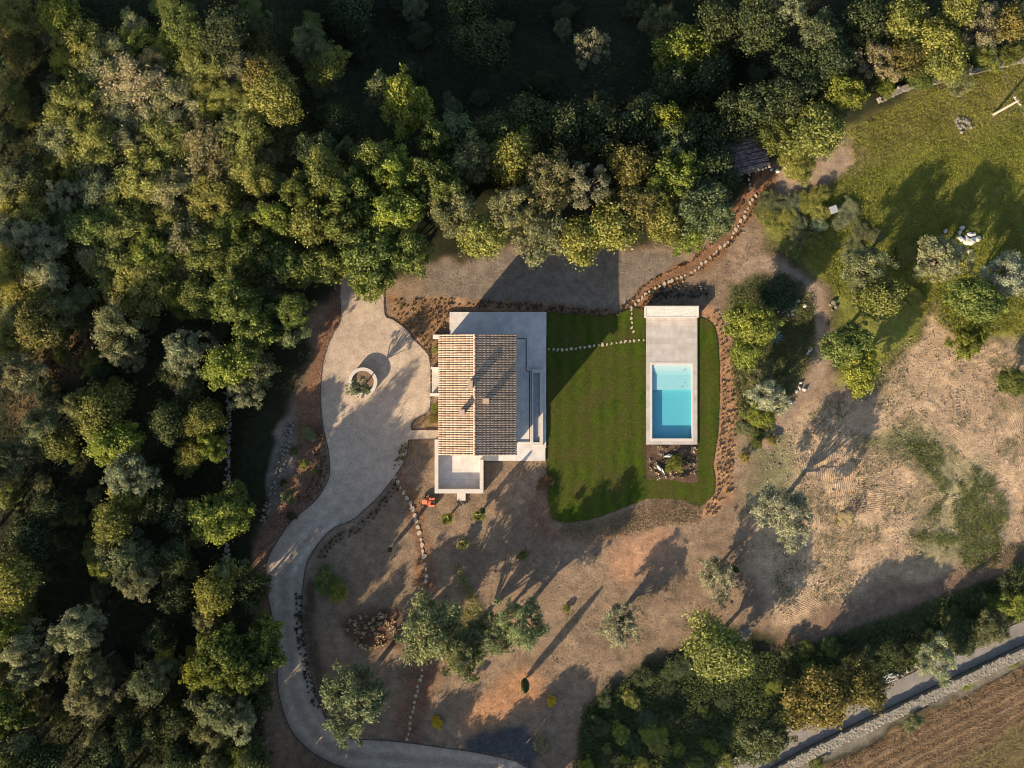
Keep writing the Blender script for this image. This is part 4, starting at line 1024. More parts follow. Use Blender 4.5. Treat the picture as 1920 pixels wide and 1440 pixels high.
# --- the west wood
WEST = [(20,30,40,'yg',7),(110,25,48,'lime',7.5),(150,80,44,'yg',7),(35,95,30,'amber',5),(190,110,44,'sage',6),(250,150,52,'twig',7),(250,190,44,'tan',6),(330,190,46,'tan',6.5),(380,120,40,'yg',6.5),(345,50,40,'oak',7),(420,60,44,'dark',7),(450,130,36,'tan',5),
 (130,200,46,'yg',7),(175,270,48,'yg',7),(110,260,38,'sage',6.5),(300,260,44,'yg',6),(385,285,50,'tan',6.5),(450,250,44,'yg',6.5),(470,330,44,'yg',7),(260,330,50,'yg',7),(320,360,44,'tan',6.5),(185,350,46,'sage',7),(120,370,40,'silver',7),(60,330,40,'dark',6),(40,400,44,'yg',7),
 (400,380,46,'yg',7),(440,430,40,'lime',7),(230,430,50,'yg',7),(285,470,46,'lime',7),(350,455,42,'tan',7),(170,430,44,'oak',7),(215,500,46,'yg',7),(270,530,50,'yg',7),(85,460,48,'silver',7.5),(30,480,46,'yg',7),(60,560,50,'yg',7),(75,610,46,'amber',7),(130,420,30,'dark',6),
 (400,480,48,'oak',8),(450,510,48,'oak',8.5),(390,560,44,'oak',8),(445,570,48,'oak',8.5),(500,560,44,'blue',8),(550,580,42,'oak',7.5),(480,620,46,'oak',7.5),(545,620,30,'blue',5.5),(220,620,48,'sage',7),(232,665,36,'silver',6),(35,695,52,'silver',6.5),(352,660,50,'silver',7),(352,720,34,'sage',6),
 (430,685,46,'lime',7.5),(462,735,40,'silver',6),(480,690,38,'sage',5.5),(190,775,50,'yg',7.5),(215,830,52,'lime',7.5),(245,885,54,'silver',7.5),(245,915,40,'yg',6),(82,800,46,'sage',7),(115,830,34,'yg',6),(18,860,46,'sage',7),(150,760,36,'sage',7),(385,785,36,'yg',6),(400,835,30,'lime',5.5),(365,845,30,'yg',5),(320,790,36,'dark',7),
 (412,968,52,'lime',6),(440,940,36,'oak',5.5),(215,980,36,'yg',7),(240,1045,52,'sage',7.5),(262,1085,42,'silver',7),(205,1065,30,'lime',5),(30,1090,48,'yg',7),(410,1110,46,'yg',7.5),(395,1160,36,'tan',6),(430,1080,34,'sage',6),(150,1180,50,'silver',7),(172,1250,36,'sage',7),(175,1300,52,'silver',7.5),(292,1272,46,'sage',7),
 (45,1210,44,'silver',7),(20,1190,34,'lime',6.5),(60,1260,36,'silver',7),(425,1225,58,'oak',8),(455,1260,44,'oak',7.5),(392,1255,40,'lime',7.5),(410,1320,52,'sage',7.5),(445,1345,46,'silver',7),(400,1370,38,'sage',6.5),(395,1430,44,'sage',6),(455,1415,36,'oak',5),(15,1330,50,'oak',7),(40,1385,40,'sage',6.5),(20,1430,44,'yg',7),(90,1430,40,'dark',6),(200,1420,40,'dark',6),(300,1190,34,'dark',5),(330,1120,34,'dark',5),(330,1040,34,'dark',6),(100,950,36,'dark',6),(60,1010,40,'dark',6),(300,950,34,'dark',6),(330,700,30,'dark',5.5),(500,1190,34,'oak',6.5),(490,1235,40,'oak',6.5),(480,1310,30,'dark',5),(476,1105,32,'dark',6.5),(335,1345,36,'dark',6.5),(345,1415,36,'dark',6.5),(480,1415,34,'dark',6),(340,970,32,'dark',6),(300,1370,36,'dark',6),(250,1370,34,'dark',5.5)]
for a in WEST:
    f_ = 1.5 if a[1] > 1060 else (1.2 if a[1] > 560 else .72)
    ul = a[1] < 600 and a[0] < 480 and a[3] in ('yg', 'sage', 'tan', 'twig')
    tree(a[0], a[1], a[2] * (1.2 if ul else 1.06), a[3], a[4] * f_, style='soft' if ul or (a[3] == 'sage' and a[1] < 700) else None, group='trees of the west wood')
def fill_trees(poly, n, dmin, kinds, hh, rr, grp):
    k = 0; tries = 0; xs = [p[0] for p in poly]; ys = [p[1] for p in poly]
    while k < n and tries < 4000:
        tries += 1
        x, y = rnd.uniform(min(xs), max(xs)), rnd.uniform(min(ys), max(ys))
        if not bool(inpoly(np.array([x]), np.array([y]), poly)[0]): continue
        if any(math.hypot(x - a, y - b) < dmin * .5 + c * .42 for a, b, c in trees): continue
        tree(x, y, rnd.uniform(*rr), rnd.choice(kinds), rnd.uniform(*hh), style='soft', group=grp); k += 1
fill_trees([(110,60),(330,90),(480,160),(480,420),(420,470),(330,560),(220,560),(160,470),(90,300)], 30, 34, ['yg', 'yg', 'yg', 'tan', 'lime'], (2.6, 4), (30, 44), 'trees of the west wood')
fill_trees([(0,330),(60,380),(110,600),(0,660)], 8, 34, ['yg', 'silver', 'sage'], (6, 8), (30, 42), 'trees of the west wood')
# dark understorey shrubs between the trees
def gapfill(poly, n, dmin, kinds, hh, rr, grp):
    k = 0; tries = 0
    xs = [p[0] for p in poly]; ys = [p[1] for p in poly]
    while k < n and tries < 6000:
        tries += 1
        x, y = rnd.uniform(min(xs), max(xs)), rnd.uniform(min(ys), max(ys))
        if not bool(inpoly(np.array([x]), np.array([y]), poly)[0]): continue
        if any(math.hypot(x - a, y - b) < dmin * .5 + c * .45 for a, b, c in trees): continue
        tree(x, y, rnd.uniform(*rr), rnd.choice(kinds), rnd.uniform(*hh), group=grp, shrub=True); k += 1
gapfill([(0,0),(560,0),(700,0),(560,330),(470,460),(420,640),(430,800),(400,1000),(480,1200),(480,1440),(0,1440)], 75, 26, ['dark', 'oak', 'dark', 'yg', 'sage'], (1.5, 3), (18, 32), 'understorey shrubs of the west wood')
gapfill([(560,0),(1500,0),(1600,120),(1440,240),(1340,230),(900,200),(600,310)], 20, 26, ['dark', 'dark', 'dark', 'sage'], (1.2, 2.5), (16, 30), 'understorey shrubs of the north hollow')
gapfill([(1100,1300),(1200,1270),(1300,1215),(1400,1230),(1480,1240),(1440,1330),(1380,1440),(1090,1440)], 34, 22, ['dark', 'dark', 'oak', 'dark', 'yg', 'lime'], (.6, 1.5), (13, 26), 'shrubs of the lower scrub')
gapfill([(1460,1220),(1650,1200),(1850,1110),(1920,1080),(1920,1130),(1700,1230),(1470,1330)], 20, 22, ['dark', 'dark', 'oak'], (.7, 1.6), (16, 28), 'shrubs on the bank above the lane')
gapfill([(1440,380),(1500,350),(1580,350),(1610,390),(1560,450),(1500,480),(1440,470)], 14, 20, ['sage', 'olive', 'yg'], (.6, 1.2), (18, 30), 'bramble shrubs on the meadow')
gapfill([(1570,420),(1700,460),(1720,560),(1590,540)], 6, 22, ['sage', 'yg'], (.5, 1.0), (14, 24), 'low weeds on the meadow')
gapfill([(1370,690),(1480,690),(1430,840),(1385,800)], 7, 16, ['oak', 'lime', 'sage'], (.5, 1.2), (10, 20), 'weeds beside the dirt track')
# trees just outside the frame whose shadows fall into the picture
for px, py in ((-70,20),(-80,120),(-65,200),(-75,290),(-160,180),(-150,330),(-170,60),(-60,560),(-75,720),(-60,900),(-60,1000),(-70,1180),(-65,1330),(-150,1250),(-150,1400),(-40,1500),(70,1510),(140,1570),(180,1510),(250,1560),(300,1500),(360,1560),(420,1520),(480,1570),(530,1530),(590,1580),(640,1540),(700,1530),(760,1580),(830,1550),(900,1530),(960,1580),(455,1490),(500,1500),(385,1600),(330,1640),(540,1600),(610,1490),(440,1640),(560,1660),(660,1660),(740,1650),(860,1640),(1010,1560),(1120,1520),(1230,1520)):
    tree(px, py, rnd.uniform(44, 58), rnd.choice(['dark', 'oak']), rnd.uniform(10, 12) if px < 300 else rnd.uniform(6.5, 8) if px < 615 else rnd.uniform(5.5, 7.5), group='trees outside the frame')

# --- single shrubs with a look of their own
SHRUBS = [(820,1355,13,'amber',.7,'bright yellow flowering shrub near the bottom of the drive',(.42,.30,.012)),
 (1034,1313,12,'amber',.8,'bright yellow flowering shrub on the south slope',(.45,.30,.012)),
 (635,1108,20,'lime',1.6,'lime-green sapling inside the drive bend',None),(612,1090,26,'oak',1.2,'dark green low shrub behind the lime-green sapling',None),
 (890,1272,9,'lime',1.0,'tiny lime-green sapling below the carobs',None),(980,1040,10,'oak',.9,'tiny dark green shrub south of the house',None),(1063,1141,9,'lime',.6,'tiny green shrub on the bare slope',None),
 (577,812,16,'sage',1.2,'pale sage shrub on the red bank by the drive',None),(541,932,17,'sage',1.4,'tall sage shrub lower on the red bank',None),(571,870,11,'lime',.7,'small lime shrub in the middle of the red bank',None),(551,845,9,'oak',.8,'small dark shrub on the red bank',None),(590,885,6,'lime',.5,'smallest lime shrub on the red bank',None),(532,905,9,'dark',.8,'dark shrub left of the tall sage shrub',None),(546,968,10,'dark',.8,'dark shrub at the lower end of the red bank',None),
 (1397,857,11,'yg',1.0,'round yellow-green bush beside the planting strip',(.20,.17,.03)),(1448,826,12,'yg',.8,'yellow-green weedy bush at the foot of the track',(.18,.15,.03)),
 (1015,1397,16,'twig',1.2,'pale dry shrub above the dark gravel patch',None),(1393,1187,18,'twig',1.6,'dead grey bush at the top corner of the scrub',(.24,.22,.20)),
 (1710,1352,22,'sage',1.6,'sage shrub at the edge of the stubble field',None),(1813,1280,15,'lime',.9,'green shrub on the parapet above the field',None),(1900,1240,16,'yg',.9,'yellow-green shrub on the field edge at right',None),(1530,1428,18,'oak',1.0,'dark shrub at the bottom edge by the parapet',None),
 (815,763,10,'lime',.8,'bright green shrub against the west wall of the house',None),(818,655,9,'yg',.9,'yellow-green shrub at the north-west corner of the house',None),(812,785,12,'yg',.6,'yellowish shrub in the small bed by the front walk',(.16,.13,.03)),
 (1267,866,15,'lime',1.1,'light green euphorbia in the mulch bed south of the pool',None),(1256,877,10,'lime',.8,'lower lime shrub in the mulch bed',None),(1276,878,10,'yg',.8,'yellow-green shrub in the mulch bed',None),
(1022,905,15,'tan',.6,'dry bronze shrub at the south-west corner of the lawn',(.15,.09,.04)),
 (1585,968,17,'tan',.4,'heap of pale straw beside the dark pit',(.42,.31,.15))]
for px, py, r_, kd, hh, lb, cc in SHRUBS: tree(px, py, r_, kd, hh, label=lb, group='garden shrubs', shrub=True, col=cc)

# the planter's olive: slim, leaning
t = tree(674, 726, 25, 'olive', 4.6, label='slim olive tree growing in the round planter', style='sparse', group='garden shrubs')
# slender cypresses
def cypress(px, py, h, lb):
    r = np.random.default_rng(int(px)); n = 2600
    base = G(px, py)
    t = thing('cypress', lb, 'tree', base, 'slender cypresses')
    zz = r.random(n) ** .8; rad = .34 * (h / 4) * np.sin(np.pi * np.clip(.12 + .85 * zz, 0, 1)) ** .7
    a = r.uniform(0, 6.28, n); q = rad * r.uniform(.6, 1.05, n)
    cen = np.stack([q * np.cos(a), q * np.sin(a), .25 + zz * (h - .25)], 1)
    nr = unit(np.stack([np.cos(a), np.sin(a), np.full(n, .35)], 1) + r.normal(size=(n, 3)) * .35)
    v = leaf_quads(cen, nr, r.uniform(.06, .11, n), .5, r)
    o = link('crown', mesh_np('crown', v, 4, np.arange(len(v)), MLEAF, np.repeat(r.random(n), 4)), t); o.color = (.045, .065, .02, 1)
    MB().tube([(0, 0, -.2), (0, 0, h * .6)], [.08, .03], 6).build('trunk', MBARK, t)
cypress(733, 1028, 2.6, 'slim young cypress on the lit slope below the drive')
cypress(984, 1274, 5.0, 'tall thin cypress on the bare slope with a long shadow')
cypress(1162, 1150, 3.6, 'thin cypress behind the small silver olive')
cypress(1372, 1062, 3.4, 'thin cypress behind the olive on the south-east slope')
cypress(905, 955, 3.4, 'slim cypress south of the walled patio')

# fan palms
def palm(px, py, rad, h, n, lb, col, seed):
    r = random.Random(seed); base = G(px, py)
    t = thing('fan_palm', lb, 'palm', base, 'young fan palms')
    MB().tube([(0, 0, -.2), (0, 0, h * .55)], [.13, .10], 8).build('trunk', MBARK, t)
    for i in range(n):
        a = 2 * math.pi * i / n + r.uniform(-.3, .3); el = r.uniform(.1, 1.0) if i % 3 else r.uniform(1.0, 1.5); l = rad / K * r.uniform(.75, 1.1)
        d = Vector((math.cos(a) * math.cos(el), math.sin(a) * math.cos(el), math.sin(el) * .7)); s = Vector((-math.sin(a), math.cos(a), 0)); c0 = Vector((0, 0, h * .55)); V = []; F = []
        hub = c0 + d * l * .3
        nn = 9; V.append(tuple(c0)); V.append(tuple(hub))
        for k in range(nn):
            q = -1.25 + 2.5 * k / (nn - 1); dr = d * math.cos(q) + s * math.sin(q); ln = l * .7 * (1 - .25 * abs(q))
            sd = d.cross(s).cross(dr).normalized() * .075
            tip = hub + dr * ln - Vector((0, 0, .12 * ln)); m_ = hub + dr * ln * .5 + Vector((0, 0, .03))
            b = len(V); V += [tuple(hub), tuple(m_ + sd), tuple(tip), tuple(m_ - sd)]; F.append((b, b + 1, b + 2, b + 3))
        sd = s * .012; b = len(V); V += [tuple(c0 - sd), tuple(c0 + sd), tuple(hub + sd), tuple(hub - sd)]; F.append((b, b + 1, b + 2, b + 3))
        me = bpy.data.meshes.new('frond'); me.from_pydata(V, [], F); me.materials.append(MGRASS)
        at = me.attributes.new('tone', 'FLOAT', 'POINT'); at.data.foreach_set('value', [r.uniform(.3, .9)] * len(V))
        o = link('frond', me, t); o.color = (*((.50, .30, .03) if seed == 1 and i == 2 else col), 1)
palm(839, 972, 17, 1.5, 12, 'fan palm with a yellow frond below the garden tractor', (.17, .17, .035), 1)
palm(897, 966, 16, 1.5, 12, 'fan palm nearest the entry step of the patio', (.15, .17, .035), 2)
palm(868, 1019, 15, 1.3, 26, 'dense round fan palm lowest of the three', (.22, .20, .07), 3)
# agave by the track
t = thing('agave', 'spiky blue-grey agave beside the lime-green oak', 'agave', G(1455, 632))
for i in range(16):
    a = i * 2.4; el = .25 + .7 * (i / 16); l = 1.0 - .3 * i / 16
    d = Vector((math.cos(a) * math.cos(el), math.sin(a) * math.cos(el), math.sin(el))); s = Vector((-math.sin(a), math.cos(a), 0)) * .085
    V = [tuple(d * .05 + s * .6), tuple(d * .05 - s * .6), tuple(d * l * .5 - s), tuple(d * l), tuple(d * l * .5 + s), tuple(d * l * .45 + Vector((0, 0, -.06)))]
    me = bpy.data.meshes.new('leaf'); me.from_pydata(V, [], [(0, 1, 2, 3, 4), (0, 5, 1), (1, 5, 2), (2, 5, 3), (3, 5, 4), (4, 5, 0)]); me.materials.append(MGRASS)
    at = me.attributes.new('tone', 'FLOAT', 'POINT'); at.data.foreach_set('value', [.5] * 6)
    o = link('leaf', me, t); o.color = (.16, .22, .19, 1)
# prickly pears in the mulch bed
t0 = None
for px, py, rz, lb in ((1249, 862, .3, 'prickly pear left of the euphorbia'), (1288, 866, -.6, 'prickly pear right of the euphorbia'), (1279, 893, .0, 'prickly pear at the south side of the mulch bed')):
    p = P(px, py, .07); t = thing('prickly_pear', lb, 'cactus', p, 'prickly pears in the mulch bed', rz)
    r = random.Random(px)
    for i in range(7):
        mb = MB(); bmesh.ops.create_icosphere(mb.bm, subdivisions=1, radius=1, matrix=Matrix.Translation((-.5 + i * .16, r.uniform(-.06, .06), .2 + .1 * (i % 2))) @ Matrix.Rotation(r.uniform(-.5, .5), 4, 'Y') @ Matrix.Diagonal((.13, .05, .2, 1)))
        o = mb.build('pad', MGRASS, t, smooth=True); o.color = (.13, .17, .07, 1)
r = random.Random(9)
for px, py, a, b, rz, lb in ((1253, 855, .42, .2, .1, 'white boulder at the top of the mulch bed'), (1236, 876, .45, .2, -.95, 'long white boulder at the left of the mulch bed'), (1243, 882, .4, .13, -1.1, 'narrow white boulder touching the long one')):
    mb = MB().rock((0, 0, 0), 1, px, 1); o = mb.build('boulder', MWROCK, None, P(px, py, .2)); o.scale = (a, b, .28); o.rotation_euler.z = rz; tag(o, lb, 'boulder', 'white boulders of the mulch bed')

# ------------------------------------------------------------------ planted tufts
def tuft_mesh(seed, nb, spread, hgt, wd):
    r = random.Random(seed); V = []; F = []; T = []
    for i in range(nb):
        a = r.uniform(0, 6.28); q = r.uniform(.15, 1); l = r.uniform(.7, 1.1); b = len(V); tn = r.random()
        dx, dy = math.cos(a), math.sin(a); sx, sy = -dy * wd, dx * wd
        V += [(dx * .03 - sx, dy * .03 - sy, 0), (dx * .03 + sx, dy * .03 + sy, 0), (dx * spread * q * .6 + sx * .8, dy * spread * q * .6 + sy * .8, hgt * l * .75), (dx * spread * q, dy * spread * q, hgt * l * (1 - .35 * q))]
        F += [b, b + 1, b + 2, b + 3]; T += [tn] * 4
    return mesh_np('grass_tuft', V, 4, F, MGRASS, T)
TG = [tuft_mesh(i, 30, .24, .21, .028) for i in range(6)]
TS = [tuft_mesh(20 + i, 14, .32, .26, .045) for i in range(5)]
TL = [tuft_mesh(40 + i, 30, .20, .20, .03) for i in range(5)]
def tuft(px, py, meshes, name, label, cat, group, col, s, z=0):
    if rnd.random() < .1: return
    px += rnd.uniform(-1.3, 1.3); py += rnd.uniform(-1.3, 1.3)
    p = G(px, py, z); o = link(name, rnd.choice(meshes)); o.location = p; o.rotation_euler.z = rnd.uniform(0, 6.28)
    k = s * rnd.choice((rnd.uniform(.5, .9), rnd.uniform(.9, 1.4))); o.scale = (k, k, k * rnd.uniform(.8, 1.2)); q = rnd.uniform(.75, 1.25)
    o.color = (col[0] * q, col[1] * q * rnd.uniform(.93, 1.07), col[2] * q, 1)
    tag(o, label, cat, group)
def side_points(line, offs, step, jit=1.0):
    q = smooth_line(line, n=8); out = []
    for j, of in enumerate(offs):
        acc = 0; nxt = (j % 2) * step * .5
        for a, b in zip(q, q[1:]):
            d = (b - a); Lg = d.length; d = d / Lg
            while nxt < acc + Lg:
                u = nxt - acc; out.append((a.x + d.x * u + d.y * of + rnd.uniform(-jit, jit), a.y + d.y * u - d.x * of + rnd.uniform(-jit, jit))); nxt += step
            acc += Lg
    return out
EASTL = [(1326,600),(1341,618),(1348,650),(1351,700),(1351,760),(1347,820),(1341,870),(1343,900),(1341,926),(1328,944),(1316,954)]
straw = (.30, .215, .105)
for x, y in side_points(EASTL, (4, 12, 20), 9.3): tuft(x, y, TG, 'grass_tuft', 'straw-coloured grass tuft in the strip east of the pool lawn', 'grass tuft', 'grass tufts east of the pool lawn', straw, 1.0)
for x, y in side_points(EASTL[4:9], (28,), 9.3): tuft(x, y, TG, 'grass_tuft', 'straw-coloured grass tuft in the strip east of the pool lawn', 'grass tuft', 'grass tufts east of the pool lawn', straw, 1.0)
for x, y in side_points([(1190,575),(1214,545),(1245,528),(1300,500),(1345,462),(1375,432),(1395,395),(1420,350),(1436,332)], (-12, 11), 8.0): tuft(x, y, TG, 'grass_tuft', 'amber grass tuft lining the stepping-stone path to the shed', 'grass tuft', 'grass tufts along the shed path', (.30, .17, .06), .9)
BEDN = [(736,556),(760,564),(810,562),(895,566),(885,580),(838,582),(838,622),(820,636),(820,686),(810,684),(803,662),(776,634),(752,606),(738,596)]
k = 0
for yy in np.arange(556, 690, 8.6):
    for xx in np.arange(736 + (k % 2) * 4.5, 900, 9.2):
        if bool(inpoly(np.array([xx]), np.array([yy]), BEDN)[0]): tuft(xx + rnd.uniform(-1.5, 1.5), yy + rnd.uniform(-1.5, 1.5), TG, 'grass_tuft', 'bronze grass tuft in the bed north-west of the house', 'grass tuft', 'grass tufts north-west of the house', (.24, .165, .075), .95)
    k += 1
for i in range(85):
    a = rnd.uniform(0, 6.28); q = math.sqrt(rnd.random()); x, y = 698 + 50 * q * math.cos(a), 1182 + 34 * q * math.sin(a)
    tuft(x, y, TS, 'star_leaf_plant', 'small star-leaved tan plant in the oval brown bed', 'plant', 'star-leaved plants in the oval bed', (.42, .34, .20), 1.1)
for x, y in side_points([(766,832),(760,858),(748,884)], (-5, -11), 8.4): tuft(x, y, TS, 'verge_plant', 'small yellowish plant on the drive verge by the house', 'plant', 'verge plants by the house', (.20, .17, .06), .9)
for x, y in side_points([(570,1110),(570,1170),(578,1220),(590,1280),(605,1325)], (-6, -14), 9.0): tuft(x, y, TS, 'dark_verge_plant', 'dark low plant along the inner verge of the lower drive', 'plant', 'verge plants of the lower drive', (.060, .052, .026), 1.3)
for x, y in side_points([(735,902),(700,945),(660,982),(620,1002),(590,1040)], (9, 17), 10): tuft(x, y, TS, 'heather_plant', 'brown low plant along the shaded verge below the drive', 'plant', 'verge plants below the drive', (.13, .10, .055), 1.1)
for i in range(70):
    x, y = rnd.uniform(1216, 1304), rnd.uniform(838, 898)
    if math.hypot((x - 1266) / 24, (y - 869) / 16) < 1: continue
    tuft(x, y, TS, 'mulch_plant', 'small grey-brown plant in the mulch bed south of the pool', 'plant', 'plants of the mulch bed', (.33, .27, .17), .85, .075)
for x, y in side_points([(900,572),(1000,577),(1080,584),(1150,586),(1180,572)], (-2, 5), 9): tuft(x, y, TS, 'shade_plant', 'dark low plant in the bed north of the terrace and lawn', 'plant', 'plants north of the terrace', (.11, .075, .05), 1.1)
for x, y in side_points([(1218,560),(1250,548),(1290,545),(1325,552)], (-8, 0, 8), 9.5): tuft(x, y, TS, 'black_grass_plant', 'dark-leaved plant in the bed behind the pool block', 'plant', 'dark plants behind the pool block', (.09, .075, .06), 1.2)
for x, y in side_points([(613,800),(620,840),(624,880),(615,910),(598,938),(570,962)], (-12, -21, -30), 9): tuft(x, y, TS, 'bank_plant', 'small brown plant on the red bank west of the drive', 'plant', 'plants of the red bank', (.15, .105, .06), 1.0)

# ------------------------------------------------------------------ growth nobody could count
def scatter(name, label, poly, n, size, asp, hz, col, seed, mat=MGRASS, clump=0, avoid=None, thr=None, tilt=.5):
    r = np.random.default_rng(seed); xs = [p[0] for p in poly]; ys = [p[1] for p in poly]
    x = r.uniform(min(xs), max(xs), n * 3); y = r.uniform(min(ys), max(ys), n * 3)
    k = inpoly(x, y, poly)
    if thr is not None: k &= fbm(x / K, y / K + seed, 3.0, 3) > thr
    if avoid is not None:
        for av in avoid: k &= ~inpoly(x, y, av)
    x = x[k][:n]; y = y[k][:n]
    if clump:
        x = np.repeat(x, clump); y = np.repeat(y, clump); x = x + r.normal(0, 2.6, len(x)); y = y + r.normal(0, 2.6, len(y))
    m_ = len(x)
    X = (x - 960) / K; Y = (720 - y) / K
    for _ in range(5):
        Z = ground_z(X, Y); f = (H - Z) / H; X = (x - 960) / K * f; Y = (720 - y) / K * f
    cen = np.stack([X, Y, ground_z(X, Y) + hz * r.uniform(.15, 1, m_)], 1)
    nr = r.normal(size=(m_, 3)) * tilt; nr[:, 2] += 1; nr = unit(nr)
    v = leaf_quads(cen, nr, r.uniform(size * .6, size * 1.3, m_), asp, r)
    base_t = fbm(X, Y, 1.5, 2); tone = np.clip(.6 * base_t + .5 * r.random(m_), 0, 1)
    o = link(name, mesh_np(name, v, 4, np.arange(len(v)), mat, np.repeat(tone, 4))); o.color = (*col, 1)
    return tag(o, label, None, None, 'stuff')
EST = [(560,600),(640,540),(830,495),(960,465),(1330,445),(1440,325),(1600,310),(1560,540),(1700,640),(1930,560),(1930,1100),(1380,1180),(1090,1320),(1085,1480),(500,1480),(480,1050),(540,780)]
scatter('undergrowth', 'dark leafy undergrowth on the floor of the west wood', [(0,0),(700,0),(560,330),(470,460),(470,600),(540,640),(470,800),(440,1000),(490,1200),(500,1440),(0,1440)], 20000, .13, .5, .35, (.024, .028, .009), 1, clump=4)  # leaf colour lowered so gaps between crowns read as near-black shade
scatter('scrub_floor', 'sunlit yellow-green scrub floor of the upper-left wood', [(110,60),(500,60),(560,200),(480,440),(330,560),(60,620),(0,560),(100,330)], 16000, .10, .4, .9, (.115, .115, .026), 21, clump=4, thr=.36, tilt=.9)
scatter('undergrowth', 'dark weeds on the floor of the north hollow', [(560,0),(1640,0),(1640,150),(1440,320),(1340,330),(900,330),(560,420)], 12000, .11, .5, .3, (.032, .036, .016), 2, clump=3)  # colour lowered here too, adding to the shade under the north trees
scatter('meadow_grass', 'rough yellow-green grass of the meadow at upper right', [(1450,420),(1500,400),(1600,310),(1590,250),(1700,185),(1930,110),(1930,620),(1800,640),(1700,560),(1580,560),(1500,480)], 26000, .10, .28, .22, (.155, .158, .024), 3, clump=3, tilt=.9)
scatter('field_weeds', 'patchy green weeds on the raked field', [(1440,830),(1560,745),(1760,590),(1930,620),(1930,1060),(1640,1090),(1470,1180),(1430,960)], 9000, .07, .4, .12, (.085, .095, .035), 4, clump=3, thr=.52, tilt=.8)
scatter('field_weeds', 'denser green weed patch in the middle of the raked field', [(1690,830),(1760,830),(1870,870),(1890,960),(1870,1060),(1720,1060),(1690,1010),(1770,930)], 3000, .085, .4, .2, (.085, .100, .026), 5, clump=4, thr=.49, tilt=.8)
scatter('track_weeds', 'weeds inside the loop of the dirt track', [(1370,545),(1420,525),(1500,525),(1525,560),(1525,650),(1480,750),(1420,830),(1385,780),(1370,680)], 5200, .09, .45, .25, (.075, .085, .026), 6, clump=3, tilt=.8)
scatter('scrub', 'dark green scrub filling the lower slope beside the lane', [(1090,1330),(1190,1268),(1300,1210),(1460,1225),(1600,1180),(1930,1060),(1930,1150),(1700,1260),(1480,1365),(1370,1440),(1085,1445)], 17000, .12, .5, .5, (.048, .062, .018), 7, clump=4)
scatter('groundcover', 'speckled groundcover band between the two carobs', [(852,1060),(866,1062),(890,1110),(905,1150),(915,1220),(880,1260),(840,1255),(858,1180),(876,1130)], 1800, .08, .5, .2, (.20, .19, .06), 8, clump=3, tilt=.8)
scatter('heather', 'low brown heather along the south edge of the lawn', [(1050,982),(1130,975),(1220,942),(1320,948),(1310,982),(1250,985),(1150,1008),(1060,1008)], 1900, .075, .45, .16, (.200, .155, .085), 9, clump=3, tilt=.8)
scatter('lawn_grass', 'short mown grass blades of the lawn', [(1186 + (x - 1186) * 1.006, 780 + (y - 780) * 1.006) for x, y in lawn_o], 90000, .06, .3, .06, (.042, .062, .005), 10, avoid=[[(1211,570),(1309,570),(1309,906),(1211,900)]], tilt=.9)
scatter('stubble', 'dry stubble on the ploughed field at the lower right corner', [(1480,1480),(1560,1436),(1700,1366),(1930,1242),(1930,1480)], 9000, .07, .3, .10, (.20, .14, .07), 11, clump=2, tilt=.9)
scatter('dry_litter', 'dry straw and clods strewn over the bare estate earth', EST, 15000, .06, .4, .05, (.22, .155, .10), 12, avoid=[DRIVE, LAWN, [(800,560),(1320,560),(1320,930),(800,930)]], tilt=.9)
scatter('slope_weeds', 'thin green weeds round the olives on the bare slope', [(1060,1150),(1180,1120),(1400,1050),(1440,1100),(1300,1180),(1130,1230),(1030,1250)], 2200, .06, .4, .08, (.11, .11, .05), 13, clump=3, thr=.5, tilt=.9)
# brush pit
t = thing('brush_pit', 'dark hollow of burnt brush in the raked field', 'pit', G(1606, 946))
r = random.Random(3)
mb = MB()
for i in range(46):
    a = r.uniform(0, 6.28); q = r.uniform(.2, 1); p = Vector((q * math.cos(a), q * math.sin(a), r.uniform(.05, .5))); b = r.uniform(0, 6.28); d = Vector((math.cos(b), math.sin(b), r.uniform(-.2, .4))) * r.uniform(.2, .5)
    mb.tube([p - d, p + d], [.025, .012], 4)
o = mb.build('charred_sticks', simple('charred_wood', (.03, .026, .022), .4, 8, .9, 0), t); o['kind'] = 'stuff'

